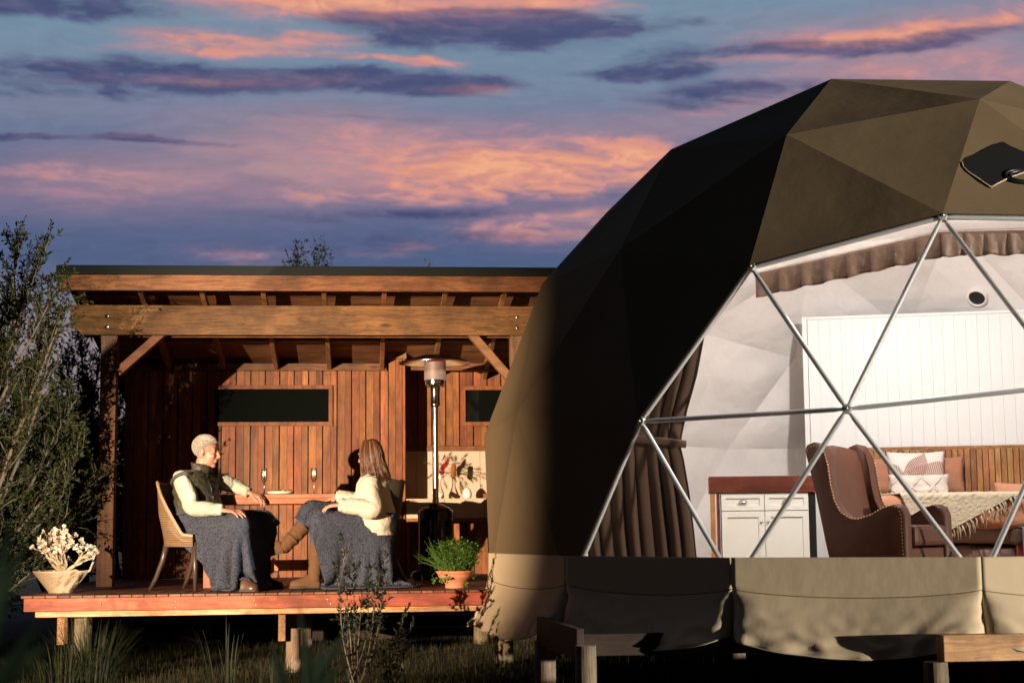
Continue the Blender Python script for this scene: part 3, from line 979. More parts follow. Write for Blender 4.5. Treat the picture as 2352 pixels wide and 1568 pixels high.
def upsample(P, f):
    """smooth the sheet and resample it f times finer (bicubic-like)"""
    def up(A, axis):
        A = np.moveaxis(A, axis, 0); n = A.shape[0]
        x = np.linspace(0, n - 1, (n - 1) * f + 1); i = np.clip(x.astype(int), 0, n - 2); t = (x - i)[:, None, None]
        p0 = A[np.clip(i - 1, 0, n - 1)]; p1 = A[i]; p2 = A[i + 1]; p3 = A[np.clip(i + 2, 0, n - 1)]
        o = .5 * (2 * p1 + (p2 - p0) * t + (2 * p0 - 5 * p1 + 4 * p2 - p3) * t ** 2 + (3 * p1 - p0 - 3 * p2 + p3) * t ** 3)
        return np.moveaxis(o, 0, axis)
    return up(up(P, 0), 1)


def fleece(P, amp, scale, seed=0.0):
    """push a fine sheet in and out for a nubbly pile"""
    gu = np.gradient(P, axis=1); gv = np.gradient(P, axis=0)
    N = np.cross(gu, gv); N /= np.linalg.norm(N, axis=2, keepdims=True) + 1e-9
    D = np.array([[mnoise.noise(Vector((p[0] * scale + seed, p[1] * scale, p[2] * scale))) for p in row] for row in P])
    return P + N * (D * amp)[..., None]


# ================================================================== INSIDE THE TENT
M['white'] = plain('white_paint', (.80, .80, .78), .5, 0, .4, .03, 8)
M['offwhite'] = plain('cream_cabinet_paint', (.74, .73, .66), .45, 0, .4, .03, 8)
M['slat'] = wood('headboard_slat_timber', (.27, .115, .042), (.50, .245, .095), 'z', .28, .5)
M['redtop'] = wood('dark_red_timber', (.10, .022, .014), (.20, .045, .028), 'x', .1, .4)
M['orange_z'] = wood('orange_timber', (.34, .13, .045), (.50, .21, .08), 'z', .1, .5)
M['leather'] = fabric('brown_leather', (.040, .0115, .0045), .6, .2, 70, .06, 7, var=.3, spec=.22)
M['brass'] = plain('antique_brass', (.35, .25, .14), .35, 1.0)
M['silver'] = plain('satin_nickel', (.5, .5, .48), .3, 1.0)
M['velvet'] = fabric('brown_velvet', (.050, .027, .017), .85, .1, 150, 0, 3, sheen=.06, var=.12)
M['rust'] = fabric('rust_linen', (.42, .195, .115), .85, .25, 160, .35, 6, var=.12)
M['ivory'] = fabric('ivory_cotton', (.72, .65, .56), .9, .3, 120, var=.05)
M['knit'] = fabric('oatmeal_knit', (.50, .42, .30), .9, .8, 95, var=.15)
M['greythrow'] = fabric('grey_green_throw', (.12, .13, .12), .9, .5, 110, var=.2)
M['mattress'] = fabric('mauve_bed_linen', (.20, .12, .105), .9, .2, 120, .2, 5)

ITH = R_(17)
EX = np.array([math.cos(ITH), -math.sin(ITH), 0]); EB = np.array([math.sin(ITH), math.cos(ITH), 0])
O_ = at(1853, 1100, 15.55); O_[2] = 0
FLZ = -.014


def F(u, v, w): return O_ + EX * u - EB * v + np.array([0, 0, w])


IROT = (0, 0, -ITH)

# white panelled partition behind the bed
part = thing('partition_wall', tuple(F(1.2, 0, 0)), 'white painted partition of vertical boards behind the bed', 'partition')
ptop = at(1856, 728, 15.55)[2]
PW = 2.3
piece('edge_board', (.05, .10, ptop - FLZ), M['white'], part, F(.025, -.05, (ptop + FLZ) / 2), rot=IROT, bevel=.003)
nbd = 20
for i in range(nbd):
    w = (PW - .055) / nbd
    piece('board', (w - .0016, .02, ptop - FLZ - .03), M['white'], part, F(.055 + w * (i + .5), -.01, (ptop - .03 + FLZ) / 2), rot=IROT)
piece('cap_rail', (PW - .05, .11, .028), M['white'], part, F(.052 + (PW - .05) / 2, -.05, ptop - .014), rot=IROT, bevel=.003)
piece('backing', (PW - .06, .06, ptop - .05), M['white'], part, F(.06 + (PW - .06) / 2, -.055, ptop / 2 - .01), rot=IROT)

# headboard
hb_ = thing('slatted_headboard', tuple(F(1.4, .1, 0)), 'orange brown headboard of upright wooden slats below the white partition', 'headboard')
u0 = 0.50; hz = at(2000, 1026, 15.3)[2]
for i in range(30):
    piece('slat', (.050, .018, hz - .03 - FLZ), M['slat'], hb_, F(u0 + .027 + i * .0585, .085 + RNG.uniform(0, .006), (hz - .03 + FLZ) / 2), rot=IROT)
piece('top_rail', (30 * .0585, .045, .026), M['orange_z'], hb_, F(u0 + 15 * .0585, .080, hz - .0165), rot=IROT, bevel=.003)
piece('backing', (30 * .0585, .04, hz - .05), M['redtop'], hb_, F(u0 + 15 * .0585, .050, hz / 2 - .01), rot=IROT)

# bed
bed = thing('double_bed', tuple(F(1.25, 1.1, 0)), 'double bed with rust coloured duvet in front of the slatted headboard', 'bed')
BU0, BU1, BV0, BV1 = .50, 1.93, .115, 2.05


def soft_box(u0, u1, v0, v1, z0, z1, rnd, n=26, amp=0.0, seed=0):
    """rounded padded block in the room's own axes"""
    mb = MB(); c = np.array([(u0 + u1) / 2, (v0 + v1) / 2, (z0 + z1) / 2]); h = np.array([(u1 - u0) / 2, (v1 - v0) / 2, (z1 - z0) / 2])
    tmp = MB().ell((0, 0, 0), (1, 1, 1), n=n * 2, m=n)
    pts = []
    for p in tmp.v:
        p = np.array(p)
        q = p / np.max(np.abs(p)) if np.max(np.abs(p)) > 0 else p
        inner = h - rnd
        base = np.clip(q * h, -inner, inner)
        d = q * h - base; L = np.linalg.norm(d)
        s = base + (d / L * rnd if L > 1e-9 else 0)
        w = F(*(c + s))
        if amp: w = w + amp * mnoise.noise_vector(Vector(w * 3.5 + seed))
        pts.append(w)
    mb.add(pts, tmp.f); return mb


soft_box(BU0 + .05, BU1 - .05, BV0, BV1 - .05, .05, .30, .03, 12).build('base', M['mattress'], bed, smooth=True)
soft_box(BU0 + .02, BU1 - .02, BV0, BV1 - .02, .30, .56, .06, 14).build('mattress', M['mattress'], bed, smooth=True)
soft_box(BU0 - .06, BU1 + .07, BV0 + .35, BV1 + .06, .42, .74, .10, 40, .055, 2).build('duvet', M['rust'], bed, smooth=True)


def pillow(name, label, c, w, h, d, mat, yaw, tilt, seed=0):
    """cushion with pulled-in edges and pointed corners; c is its middle"""
    t = thing(name, tuple(c), label, 'pillow')
    Rz = np.array(Matrix.Rotation(yaw, 3, 'Z') @ Matrix.Rotation(tilt, 3, 'X'))
    n = 26; mb = MB()
    for sgn in (1, -1):
        P = np.zeros((n + 1, n + 1, 3))
        for i in range(n + 1):
            for j in range(n + 1):
                a, b = i / n * 2 - 1, j / n * 2 - 1
                x = a * w / 2 * (1 - .07 * (1 - b * b)); z = b * h / 2 * (1 - .09 * (1 - a * a))
                y = sgn * d / 2 * (max(0, (1 - a ** 4)) * max(0, (1 - b ** 4))) ** .55
                y += .008 * mnoise.noise(Vector((a * 2 + seed, b * 2, sgn))) * (1 - a * a) * (1 - b * b) * 3
                P[i, j] = c + Rz @ np.array([x, y, z])
        if sgn < 0: P = P[::-1]
        mb.grid(P)
    mb.build('cushion_cover', mat, t, smooth=True, weld=True)
    return t


def at_v(xd, yd, v):
    """photo point on the plane at distance v in front of the partition"""
    px, py = xd * 1024 / 2352, yd * 1024 / 2352
    d = (px - 512) / FPX * CR - (py - 341) / FPX * CU + CF
    o = np.array([0, 0, CAMZ]); t = ((F(0, v, 0) - o) @ EB) / (d @ EB)
    return o + d * t


def palm_print():
    """white cotton printed with large brown feathery leaves"""
    m, g, b = bsdf('palm_print_cotton')
    tc = g.n('ShaderNodeTexCoord')
    s = g.n('ShaderNodeSeparateXYZ', i0=tc.outputs['Object'])
    acc = None
    X = g.m('ADD', s.outputs[0], 0.0); Z = s.outputs[2]
    for ox, oz, ang, L, W_ in ((-.12, -.16, .55, .62, .13), (-.12, -.18, 1.25, .42, .09), (-.1, -.2, .12, .60, .10), (-.14, -.16, 2.2, .30, .07)):
        ca, sa = math.cos(ang), math.sin(ang)
        dx = g.m('SUBTRACT', X, ox); dz = g.m('SUBTRACT', Z, oz)
        a = g.m('ADD', g.m('MULTIPLY', dx, ca), g.m('MULTIPLY', dz, sa)); c = g.m('SUBTRACT', g.m('MULTIPLY', dz, ca), g.m('MULTIPLY', dx, sa))
        c = g.m('ADD', c, g.m('MULTIPLY', g.m('POWER', a, 2.0), .5))
        env = g.m('MULTIPLY', g.ss(a, .02, .10), g.ss(a, L, L * .6))
        wid = g.m('MULTIPLY', env, W_)
        inside = g.ss(g.m('SUBTRACT', g.m('ABSOLUTE', c), wid), 0.004, -0.004)
        hatch = g.ss(g.m('SINE', g.m('MULTIPLY', g.m('SUBTRACT', a, g.m('MULTIPLY', g.m('ABSOLUTE', c), .9)), 300.0)), -.6, .5, .35, 1.0)
        f = g.m('MULTIPLY', inside, hatch)
        acc = f if acc is None else g.m('MAXIMUM', acc, f)
    n = g.noise(tc.outputs['Object'], 9, 4)
    c = g.mix(acc, (.76, .68, .62), g.mix(n, (.18, .06, .04), (.42, .20, .15)))
    g.set(b.inputs['Base Color'], c); b.inputs['Roughness'].default_value = .9
    return m


M['palm'] = palm_print()


def diamond():
    """ivory cushion with raised diamond lines"""
    m, g, b = bsdf('tufted_ivory_cotton')
    tc = g.n('ShaderNodeTexCoord'); s = g.n('ShaderNodeSeparateXYZ', i0=tc.outputs['Object'])
    a = g.m('ABSOLUTE', g.m('SUBTRACT', g.m('FRACT', g.m('ADD', g.m('MULTIPLY', g.m('ADD', s.outputs[0], s.outputs[2]), 5.2), 20)), .5))
    c = g.m('ABSOLUTE', g.m('SUBTRACT', g.m('FRACT', g.m('ADD', g.m('MULTIPLY', g.m('SUBTRACT', s.outputs[0], s.outputs[2]), 5.2), 20)), .5))
    l = g.m('MAXIMUM', g.ss(a, .12, .04), g.ss(c, .12, .04))
    n = g.noise(tc.outputs['Object'], 160, 3)
    bp = g.n('ShaderNodeBump', iStrength=.9, iHeight=g.m('ADD', l, g.m('MULTIPLY', n, g.m('MULTIPLY', l, .8)))); bp.inputs['Distance'].default_value = .012
    g.set(b.inputs['Normal'], bp); g.set(b.inputs['Base Color'], g.mix(l, (.70, .62, .54), (.78, .71, .62))); b.inputs['Roughness'].default_value = .9
    return m


M['diamond'] = diamond()
pillow('pillow', 'rust orange pillow at the left against the slatted headboard', at_v(2040, 1095, .30), .62, .42, .17, M['rust'], -ITH, R_(-14), 1)
pillow('pillow', 'rust orange pillow behind the palm print cushion at its right side', at_v(2150, 1092, .28), .55, .40, .17, M['rust'], -ITH, R_(-14), 2)
pillow('cushion', 'white square cushion printed with brown palm leaves', at_v(2105, 1080, .50), .56, .40, .15, M['palm'], -ITH + R_(2), R_(-16), 3)
pillow('cushion', 'low ivory cushion tufted with diamonds at the front of the pillows', at_v(2112, 1116, .66), .58, .25, .14, M['diamond'], -ITH + R_(2), R_(-18), 4)

# knitted throw over the foot of the bed
Rb = np.stack([EX, -EB, np.array([0, 0, 1.0])], 1)
bc = F((BU0 + BU1) / 2, (BV0 + BV1) / 2 + .17, .38)
m_, n_ = 40, 44
P0 = np.zeros((m_, n_, 3))
for i in range(m_):
    for j in range(n_):
        a, b_ = (j / (n_ - 1) - .5) * 1.55, (i / (m_ - 1) - .5) * 1.18
        ca, sa = math.cos(R_(-24)), math.sin(R_(-24))
        uu, vv = a * ca - b_ * sa, a * sa + b_ * ca
        P0[i, j] = F(1.52 + uu, 1.60 + vv, .80 + .02 * math.sin(a * 9) * math.cos(b_ * 5))
TP = drape(P0, [('box', bc, Rb, ((BU1 - BU0) / 2 + .05, (BV1 - BV0) / 2 - .10, .36))], steps=110, iters=8, floor=FLZ + .02, thick=.014, fric=.75, slack=1.10)
TPf = fleece(upsample(TP, 4), .006, 60)
thr = thing('knitted_throw', tuple(TP[m_ // 2, n_ // 2]), 'oatmeal knitted throw with a fringe spread over the foot of the bed', 'throw')
MB().grid(TPf).build('knit', M['knit'], thr, smooth=True, solid=.008)
fr = MB(); r = np.random.default_rng(5)
edge_pts = [(TP[-1, j], TP[-1, j] - TP[-2, j]) for j in range(n_)] + [(TP[i, -1], TP[i, -1] - TP[i, -2]) for i in range(m_)] + [(TP[0, j], TP[0, j] - TP[1, j]) for j in range(n_)]
for p, d in edge_pts:
    for q in range(3):
        d2 = d / (np.linalg.norm(d) + 1e-9)
        a = p + r.normal(0, .008, 3); L = r.uniform(.06, .11)
        b1 = a + d2 * .03; c1 = b1 + (d2 * .2 + np.array([0, 0, -1])) * (L - .03) + r.normal(0, .012, 3)
        c1[2] = max(c1[2], FLZ + .01)
        fr.tube([a, b1, (b1 + c1) / 2 + r.normal(0, .006, 3), c1], [.0045, .005, .004, .003], 4)
fr.build('fringe', M['knit'], thr, smooth=True)['kind'] = 'stuff'

# wingback leather armchair
ach_o = at(1905, 1275, 12.05); ach_o[2] = FLZ
AY = R_(-50)
ARot = np.array(Matrix.Rotation(AY, 3, 'Z'))


def A(x, y, z): return ach_o + ARot @ np.array([x, y + .36, 0]) + np.array([0, 0, z - .0])


ach = thing('wing_armchair', tuple(A(.3, 0, 0)), 'brown leather wing armchair with rows of brass studs beside the bed', 'armchair')
prof = [(.01, .14), (-.05, .40), (-.12, .75), (-.205, 1.10), (-.19, 1.145), (-.13, 1.165), (-.07, 1.15), (-.03, 1.10), (-.005, 1.0), (.01, .85), (.035, .72),
        (.085, .615), (.17, .555), (.30, .545), (.42, .585), (.52, .64), (.60, .66), (.66, .635), (.685, .57), (.685, .14)]
for sy in (-1, 1):
    y = sy * .36
    rings = []
    def ins(k, d):  # shrink outline
        c = np.array([.22, .55]); p = np.array(prof[k]); v = c - p; return p + v / np.linalg.norm(v) * d
    for yy, d in ((y - sy * .0, .022), (y - sy * .014, .004), (y - sy * .03, 0), (y - sy * .075, 0), (y - sy * .095, .006), (y - sy * .11, .024)):
        rings.append([A(*[ins(k, d)[0], yy, ins(k, d)[1]]) for k in range(len(prof))])
    if sy > 0: rings = rings[::-1]
    sp_o = MB().rings(rings).build('side_panel', M['leather'], ach, smooth=True)
    sm = sp_o.modifiers.new('b', 'EDGE_SPLIT'); sm.split_angle = R_(50)
    st = MB()
    pts = [np.array(prof[k]) for k in range(3, len(prof))]
    pts = [p + (np.array([.22, .55]) - p) / np.linalg.norm(np.array([.22, .55]) - p) * .034 for p in pts]
    acc = 0; 
    for p, q in zip(pts[:-1], pts[1:]):
        L = np.linalg.norm(q - p); k = acc
        while k < L:
            c = p + (q - p) * k / L
            st.ell(A(c[0], y - sy * .004, c[1]), (.0075, .0075, .0075), n=8, m=5); k += .027
        acc = k - L
    o = st.build('brass_studs', M['brass'], ach, smooth=True); o['kind'] = 'stuff'
# back, seat, front rail, legs
bk = [(.0, .16), (-.07, .42), (-.14, .76), (-.20, 1.06), (-.17, 1.12), (-.11, 1.10), (-.06, .98), (-.02, .74), (.03, .5), (.06, .16)]
rings = []
for yy, d in ((-.27, .0), (-.15, 0), (0, 0), (.15, 0), (.27, 0)):
    bulge = .025 * math.cos(yy / .27 * 1.4)
    rings.append([A(x + (bulge if x > -.12 and k > 4 else 0), yy, z + (.0 if z < 1 else .03 * math.cos(yy / .27 * 1.5))) for k, (x, z) in enumerate(bk)])
MB().rings(rings).build('backrest', M['leather'], ach, smooth=True).modifiers.new('b', 'EDGE_SPLIT').split_angle = R_(60)


def abox(x0, x1, y0, y1, z0, z1):
    mb = MB(); mb.box(x0, x1, y0, y1, z0, z1); mb.v = [tuple(A(*p)) for p in mb.v]; return mb


abox(.05, .70, -.245, .245, .34, .50).build('seat_cushion', M['leather'], ach, bevel=.035)
abox(.02, .66, -.25, .25, .15, .325).build('front_rail', M['leather'], ach, bevel=.012)
for x, yy in ((.03, -.3), (.03, .3), (.63, -.3), (.63, .3)):
    MB().tube([A(x, yy, .16), A(x + (.02 if x > .3 else -.04), yy, FLZ + .016)], [.026, .016], 8).build('leg', M['redtop'], ach)

# cream sideboard with a dark red top
SBY = 14.55
s0, s1 = at(1630, 1200, SBY)[0], at(1868, 1200, SBY)[0]
zt1 = at(1700, 1093, SBY)[2]; zt0 = at(1700, 1131, SBY)[2]
sb = thing('sideboard', (s0, SBY, FLZ), 'cream cabinet of two drawers and doors under a thick dark red wooden top', 'cabinet')
MB().box(s0, s1, SBY - .03, SBY + .5, zt0, zt1).build('top', M['redtop'], sb, bevel=.005)
MB().box(s0 + .01, s0 + .055, SBY - .02, SBY + .03, FLZ, zt0 - .002).build('leg', M['orange_z'], sb, bevel=.003)
MB().box(s0 + .075, s0 + .10, SBY - .01, SBY + .48, FLZ, zt0 - .002).build('leg', M['redtop'], sb, bevel=.003)
c0, c1 = at(1656, 1200, SBY)[0], at(1850, 1200, SBY)[0]
MB().box(c0 + .004, c1, SBY + .012, SBY + .48, FLZ, zt0 - .003).build('carcass', M['offwhite'], sb)
MB().box(c1 + .004, s1 - .01, SBY + .0, SBY + .48, FLZ, zt0 - .003).build('end_panel', M['black'], sb)
dz0 = at(1700, 1172, SBY)[2]


def shaker(name, x0, x1, z0, z1, rail):
    y = SBY
    mb = MB().box(x0, x1, y + .004, y + .011, z0, z1)
    mb.box(x0, x1, y - .010, y + .0035, z0, z0 + rail); mb.box(x0, x1, y - .010, y + .0035, z1 - rail, z1)
    mb.box(x0, x0 + rail, y - .010, y + .0035, z0 + rail, z1 - rail); mb.box(x1 - rail, x1, y - .010, y + .0035, z0 + rail, z1 - rail)
    return mb.build(name, M['offwhite'], sb)


cm = (c0 + c1) / 2
for k, (x0, x1) in enumerate(((c0 + .006, cm - .003), (cm + .003, c1 - .003))):
    d = shaker('drawer', x0, x1, dz0 + .004, zt0 - .008, .042)
    xc, zc = (x0 + x1) / 2, (dz0 + zt0) / 2
    mb = MB(); R2 = []
    for i in range(7):
        ph = i / 6 * math.pi / 2
        R2.append([(xc + .040 * math.cos(th) * math.sin(ph + .0001), SBY - .012 - .022 * math.cos(ph), zc - .012 + .030 * math.sin(th) * math.sin(ph + .0001)) for th in np.linspace(0, math.pi, 13)])
    mb.rings(R2, closed=False, cap=False); mb.build('cup_handle', M['silver'], d, smooth=True, solid=.003)
    dr = shaker('door', x0, x1, FLZ + .04, dz0 - .004, .055)
    kx = x1 - .028 if k == 0 else x0 + .028
    MB().ell((kx, SBY - .024, dz0 - .10), (.012, .014, .012), n=10, m=8).build('knob', M['silver'], dr, smooth=True)

sb.rotation_euler = (0, 0, R_(-12))
# curtain gathered at the left of the window, and the pleated valance
cur = thing('tied_curtain', (2.0, 11.25, FLZ), 'dark brown velvet curtain tied back at the left side of the tent window', 'curtain')
rt = [(2.10, 1650), (1.9, 1632), (1.6, 1612), (1.35, 1588), (1.16, 1574), (1.08, 1570), (.98, 1577), (.75, 1588), (.45, 1598), (.1, 1606), (-.01, 1608)]
zz = [a for a, b in rt][::-1]; xx = [at(b, 1190, 11.25)[0] for a, b in rt][::-1]
nt, nu = 70, 150
P = np.zeros((nt + 1, nu + 1, 3))
for i in range(nt + 1):
    z = -.01 + 2.11 * i / nt
    xr = np.interp(z, zz, xx)
    xl_ = DC[0] - math.sqrt(max(.1, 3.50 ** 2 - (z - .7) ** 2 - (11.25 - DC[1]) ** 2)) + .02
    if z > 1.0: xl_ = xl_ + .0
    tie = math.exp(-((z - 1.10) / .22) ** 2)
    for j in range(nu + 1):
        s = j / nu
        x = xl_ + (xr - xl_) * s
        ph = s * 2 * math.pi * 8.5 + .5 * math.sin(z * 2.1 + s * 5)
        amp = .050 * (1 - .55 * tie) * (.6 + .4 * math.sin(s * 17 + 1))
        y = 11.25 + amp * math.sin(ph) + .02 * mnoise.noise(Vector((s * 4, z * 1.5, 2))) + .05 * (1 - s)
        P[i, j] = (x + .012 * math.cos(ph), y, z)
MB().grid(P).build('velvet_drop', M['velvet'], cur, smooth=True, solid=.004)
tz = 1.09
MB().tube([(np.interp(tz, zz, xx) + .012 - s * .45, 11.17 - .02 * math.sin(s * 3) + .03 * s, tz + .05 * s) for s in np.linspace(0, 1, 9)], .018, 8, flat=1.6).build('tie_band', M['velvet'], cur, smooth=True)

val = thing('window_valance', tuple(at(2100, 540, 10.6)), 'pleated brown satin valance on a pale rail along the top of the tent window', 'valance')
VL = [at(1735, 628, 10.95), at(2160, 532, 10.42), at(2470, 524, 10.32)]
M['satin'] = fabric('brown_satin', (.150, .085, .055), .55, .05, 150, .15, 9, sheen=.0, var=.2, spec=.5)
for a, b in zip(VL[:-1], VL[1:]):
    L = np.linalg.norm(b - a); n = int(L / .008)
    nrm = np.cross(b - a, (0, 0, 1)); nrm /= np.linalg.norm(nrm)
    P = np.zeros((9, n + 1, 3)); npl = int(L / .155)
    for j in range(n + 1):
        s = j / n; k = s * npl; fk = k - int(k)
        fold = .022 * (1 - fk) + .010 * math.sin(fk * 9) * (1 - fk) if fk > .03 else -.004
        for i in range(9):
            t = i / 8
            P[i, j] = a + (b - a) * s + nrm * (fold * (.25 + .75 * t) + .006 * mnoise.noise(Vector((s * 30, t * 3, 1)))) - np.array([0, 0, t * (.178 + .006 * math.sin(k * 5))])
    MB().grid(P).build('pleated_drop', M['satin'], val, smooth=True, solid=.003)
    MB().beam(a + nrm * -.02 + (0, 0, .045), b + nrm * -.02 + (0, 0, .045), .02, .07).build('rail', M['liner'], val, bevel=.006)

# round flue plate on the back liner
def ray_sphere(xd, yd, r):
    px, py = xd * 1024 / 2352, yd * 1024 / 2352
    d = (px - 512) / FPX * CR - (py - 341) / FPX * CU + CF; d = d / np.linalg.norm(d)
    o = np.array([0, 0, CAMZ]) - DC
    bq = o @ d; cq = o @ o - r * r
    t = -bq + math.sqrt(bq * bq - cq)
    return DC + o + d * t, (o + d * t) / r


pv, nvv = ray_sphere(2244, 683, 3.30)
vent2 = thing('round_vent', tuple(pv), 'small round dark vent set in the white back liner', 'vent')
q = np.array(Vector(-nvv).to_track_quat('Z', 'Y').to_matrix())
mb = MB().rings([[pv + q @ np.array([r_ * math.cos(k * math.pi / 12), r_ * math.sin(k * math.pi / 12), z]) for k in range(24)] for r_, z in ((.105, -.05), (.105, .01), (.085, .02), (.08, .0))], True, False)
mb.build('collar', M['liner'], vent2, smooth=True)
MB().rings([[pv + q @ np.array([r_ * math.cos(k * math.pi / 12), r_ * math.sin(k * math.pi / 12), z]) for k in range(24)] for r_, z in ((.082, -.01), (.05, -.004))]).build('mesh_disc', M['black'], vent2)

# shade and cord of the added interior lamp, hidden behind the cover
pend = thing('added_pendant_lamp', tuple(FILL_LAMP), 'added pendant lamp hidden behind the tent front to light the interior', 'lamp')
MB().rings([[(FILL_LAMP.x + r_ * math.cos(k * math.pi / 12), FILL_LAMP.y + r_ * math.sin(k * math.pi / 12), FILL_LAMP.z + z) for k in range(24)] for r_, z in ((.20, .02), (.14, .16), (.05, .20))], True, False).build('shade', M['ivory'], pend, smooth=True, solid=.004)
MB().tube([FILL_LAMP + Vector((0, 0, .2)), FILL_LAMP + Vector((0, 0, .75))], .004, 6).build('cord', M['black'], pend)

# right edge of the window: second chair with a rust pillow and a grey fringed throw
st2 = at(2400, 1300, 13.0)
stool = thing('upholstered_bench', (st2[0], 13.2, FLZ), 'low bench by the right edge of the tent window', 'bench')
MB().box(st2[0] - .26, st2[0] + .5, 12.95, 13.5, .30, .44).build('seat', M['velvet'], stool, bevel=.03)
for x in (st2[0] - .22, st2[0] + .44):
    for y in (13.0, 13.44):
        MB().box(x - .02, x + .02, y - .02, y + .02, FLZ, .30).build('leg', M['redtop'], stool)
pillow('pillow', 'rust orange pillow at the right edge of the tent window', np.array([st2[0] - .02, 13.2, .64]), .6, .42, .18, M['rust'], R_(-30), R_(-8), 6)
gt = thing('grey_throw', (st2[0] - .1, 12.94, .45), 'grey fringed throw hanging over the low bench', 'throw')
P = np.zeros((24, 30, 3))
for i in range(24):
    for j in range(30):
        s, t = j / 29, i / 23
        P[i, j] = (st2[0] - .22 + .34 * s, 13.25 - .32 * min(1, t * 2.2) - .012 - .018 * math.sin(s * 25) * t, .455 - max(0, t - .45) * .80)
MB().grid(P).build('woven_cloth', M['greythrow'], gt, smooth=True, solid=.006)

# ================================================================== OBJECTS ON THE VERANDAH
M['clear'] = glassm('clear_glass', (.99, .99, .98), .16, 0.20)
M['wine'] = glassm('sparkling_wine', (.93, .80, .50), .10, .15)
M['china'] = plain('white_china', (.75, .72, .66), .25, 0, .5, .03)
M['herb'] = leafm('herb_leaf', (.05, .11, .018), (.11, .20, .035))
M['leafdark'] = leafm('dark_leaf', (.012, .022, .010), (.035, .05, .018))
M['terracotta'] = plain('terracotta', (.52, .19, .10), .7, 0, .3, .08, 9, .15, 120)
M['stoneware'] = plain('sandy_stoneware', (.40, .29, .18), .85, 0, .2, .12, 10, .5, 55)
M['tabletop'] = wood('table_timber', (.33, .11, .055), (.48, .185, .095), 'x', .06, .45, grain=.8)
M['tableleg'] = wood('table_leg_timber', (.30, .10, .05), (.46, .17, .085), 'z', .08, .5)

# table
TY0, TY1 = 13.62, 14.32
tz1 = at(650, 1133.5, TY0)[2]; tz0 = at(650, 1156, TY0)[2]
tx0, tx1 = at(462, 1140, TY0)[0], at(822, 1140, TY0)[0]
table = thing('wooden_table', ((tx0 + tx1) / 2, 13.97, 0), 'red brown wooden table standing between the two seated people', 'table')
nbrd = 5
for k in range(nbrd):
    w = (TY1 - TY0) / nbrd
    piece('top_board', (tx1 - tx0, w - .003, .035), M['tabletop'], table, ((tx0 + tx1) / 2, TY0 + w * (k + .5), tz1 - .0175), bevel=.003)
MB().box(tx0 + .012, tx1 - .012, TY0 + .004, TY0 + .032, tz0, tz1 - .036).build('apron', M['tabletop'], table, bevel=.002)
MB().box(tx0 + .012, tx1 - .012, TY1 - .04, TY1 - .012, tz0, tz1 - .036).build('apron', M['tabletop'], table)
lx = at(467.5, 1320, TY0 + .06)[0]; rx = at(790, 1320, TY0 + .06)[0]
for x in (lx, rx):
    for y in (TY0 + .036, TY1 - .115):
        MB().box(x, x + .072, y, y + .072, .001, tz1 - .037).build('leg', M['tableleg'], table, bevel=.004)
sz1, sz0 = at(690, 1284, TY1 - .1)[2], at(690, 1309, TY1 - .1)[2]
MB().box(lx + .073, rx - .001, TY1 - .105, TY1 - .07, sz0, sz1).build('stretcher', M['tableleg'], table, bevel=.003)


def flute(xd, label, fill):
    p = at(xd, 1133, TY0 + .10); p[2] = tz1
    t = thing('champagne_flute', tuple(p), label, 'wine glass', 'glasses on the table')
    prof = [(.001, .003), (.034, .002), (.034, .005), (.008, .010), (.0042, .02), (.0038, .085), (.006, .097), (.016, .112), (.0255, .14), (.0285, .165), (.027, .20), (.0245, .225)]
    inner = [(.0230, .225), (.0255, .20), (.027, .165), (.024, .14), (.0145, .114), (.001, .104)]
    MB().lathe(prof + inner, p, 28, cap=False).build('glass', M['clear'], t, smooth=True)
    if fill:
        lv = [(.001, .1045), (.0143, .1142), (.0238, .14), (.0268, .165), (.0268, .166 if fill > .5 else .165), (.001, .166)]
        if fill < .5: lv = [(.001, .1045), (.0143, .1142), (.018, .122), (.001, .122)]
        MB().lathe(lv, p, 24, cap=False).build('wine', M['wine'], t, smooth=True)
    return t


flute(606.5, 'nearly empty champagne flute by the left plate edge on the table', .2)
flute(721, 'half full champagne flute standing alone on the table', .9)

pp = at(645, 1133, TY0 + .13); pp[2] = tz1
plate = thing('food_plate', tuple(pp), 'white plate of small snacks and green herbs on the table', 'plate')
MB().lathe([(.001, .004), (.09, .003), (.10, .006), (.122, .022), (.120, .025), (.10, .011), (.001, .009)], pp, 36, cap=False).build('dish', M['china'], plate, smooth=True)
r = np.random.default_rng(11)
M['snack'] = plain('pastry', (.50, .36, .22), .7, var=.35, nscale=40)
for k in range(11):
    a = r.uniform(0, 6.28); q = r.uniform(.02, .09)
    MB().ell(pp + (q * math.cos(a), q * math.sin(a), .018 + r.uniform(0, .010)), (.016, .013, .011), n=10, m=6).build('snack', M['snack'], plate, smooth=True)
hb = MB()
for k in range(46):
    a = r.uniform(0, 6.28); q = r.uniform(.0, .11)
    c = pp + np.array([q * math.cos(a), q * math.sin(a) * .8, .018 + r.uniform(0, .018)])
    d = r.normal(0, 1, 3); d[2] = abs(d[2]) * .7; d /= np.linalg.norm(d); s = np.cross(d, r.normal(0, 1, 3)); s /= np.linalg.norm(s)
    hb.add([c, c + d * .012 + s * .005, c + d * .028, c + d * .012 - s * .005], [(0, 1, 2, 3)])
hb.build('herb_garnish', M['herb'], plate)['kind'] = 'stuff'


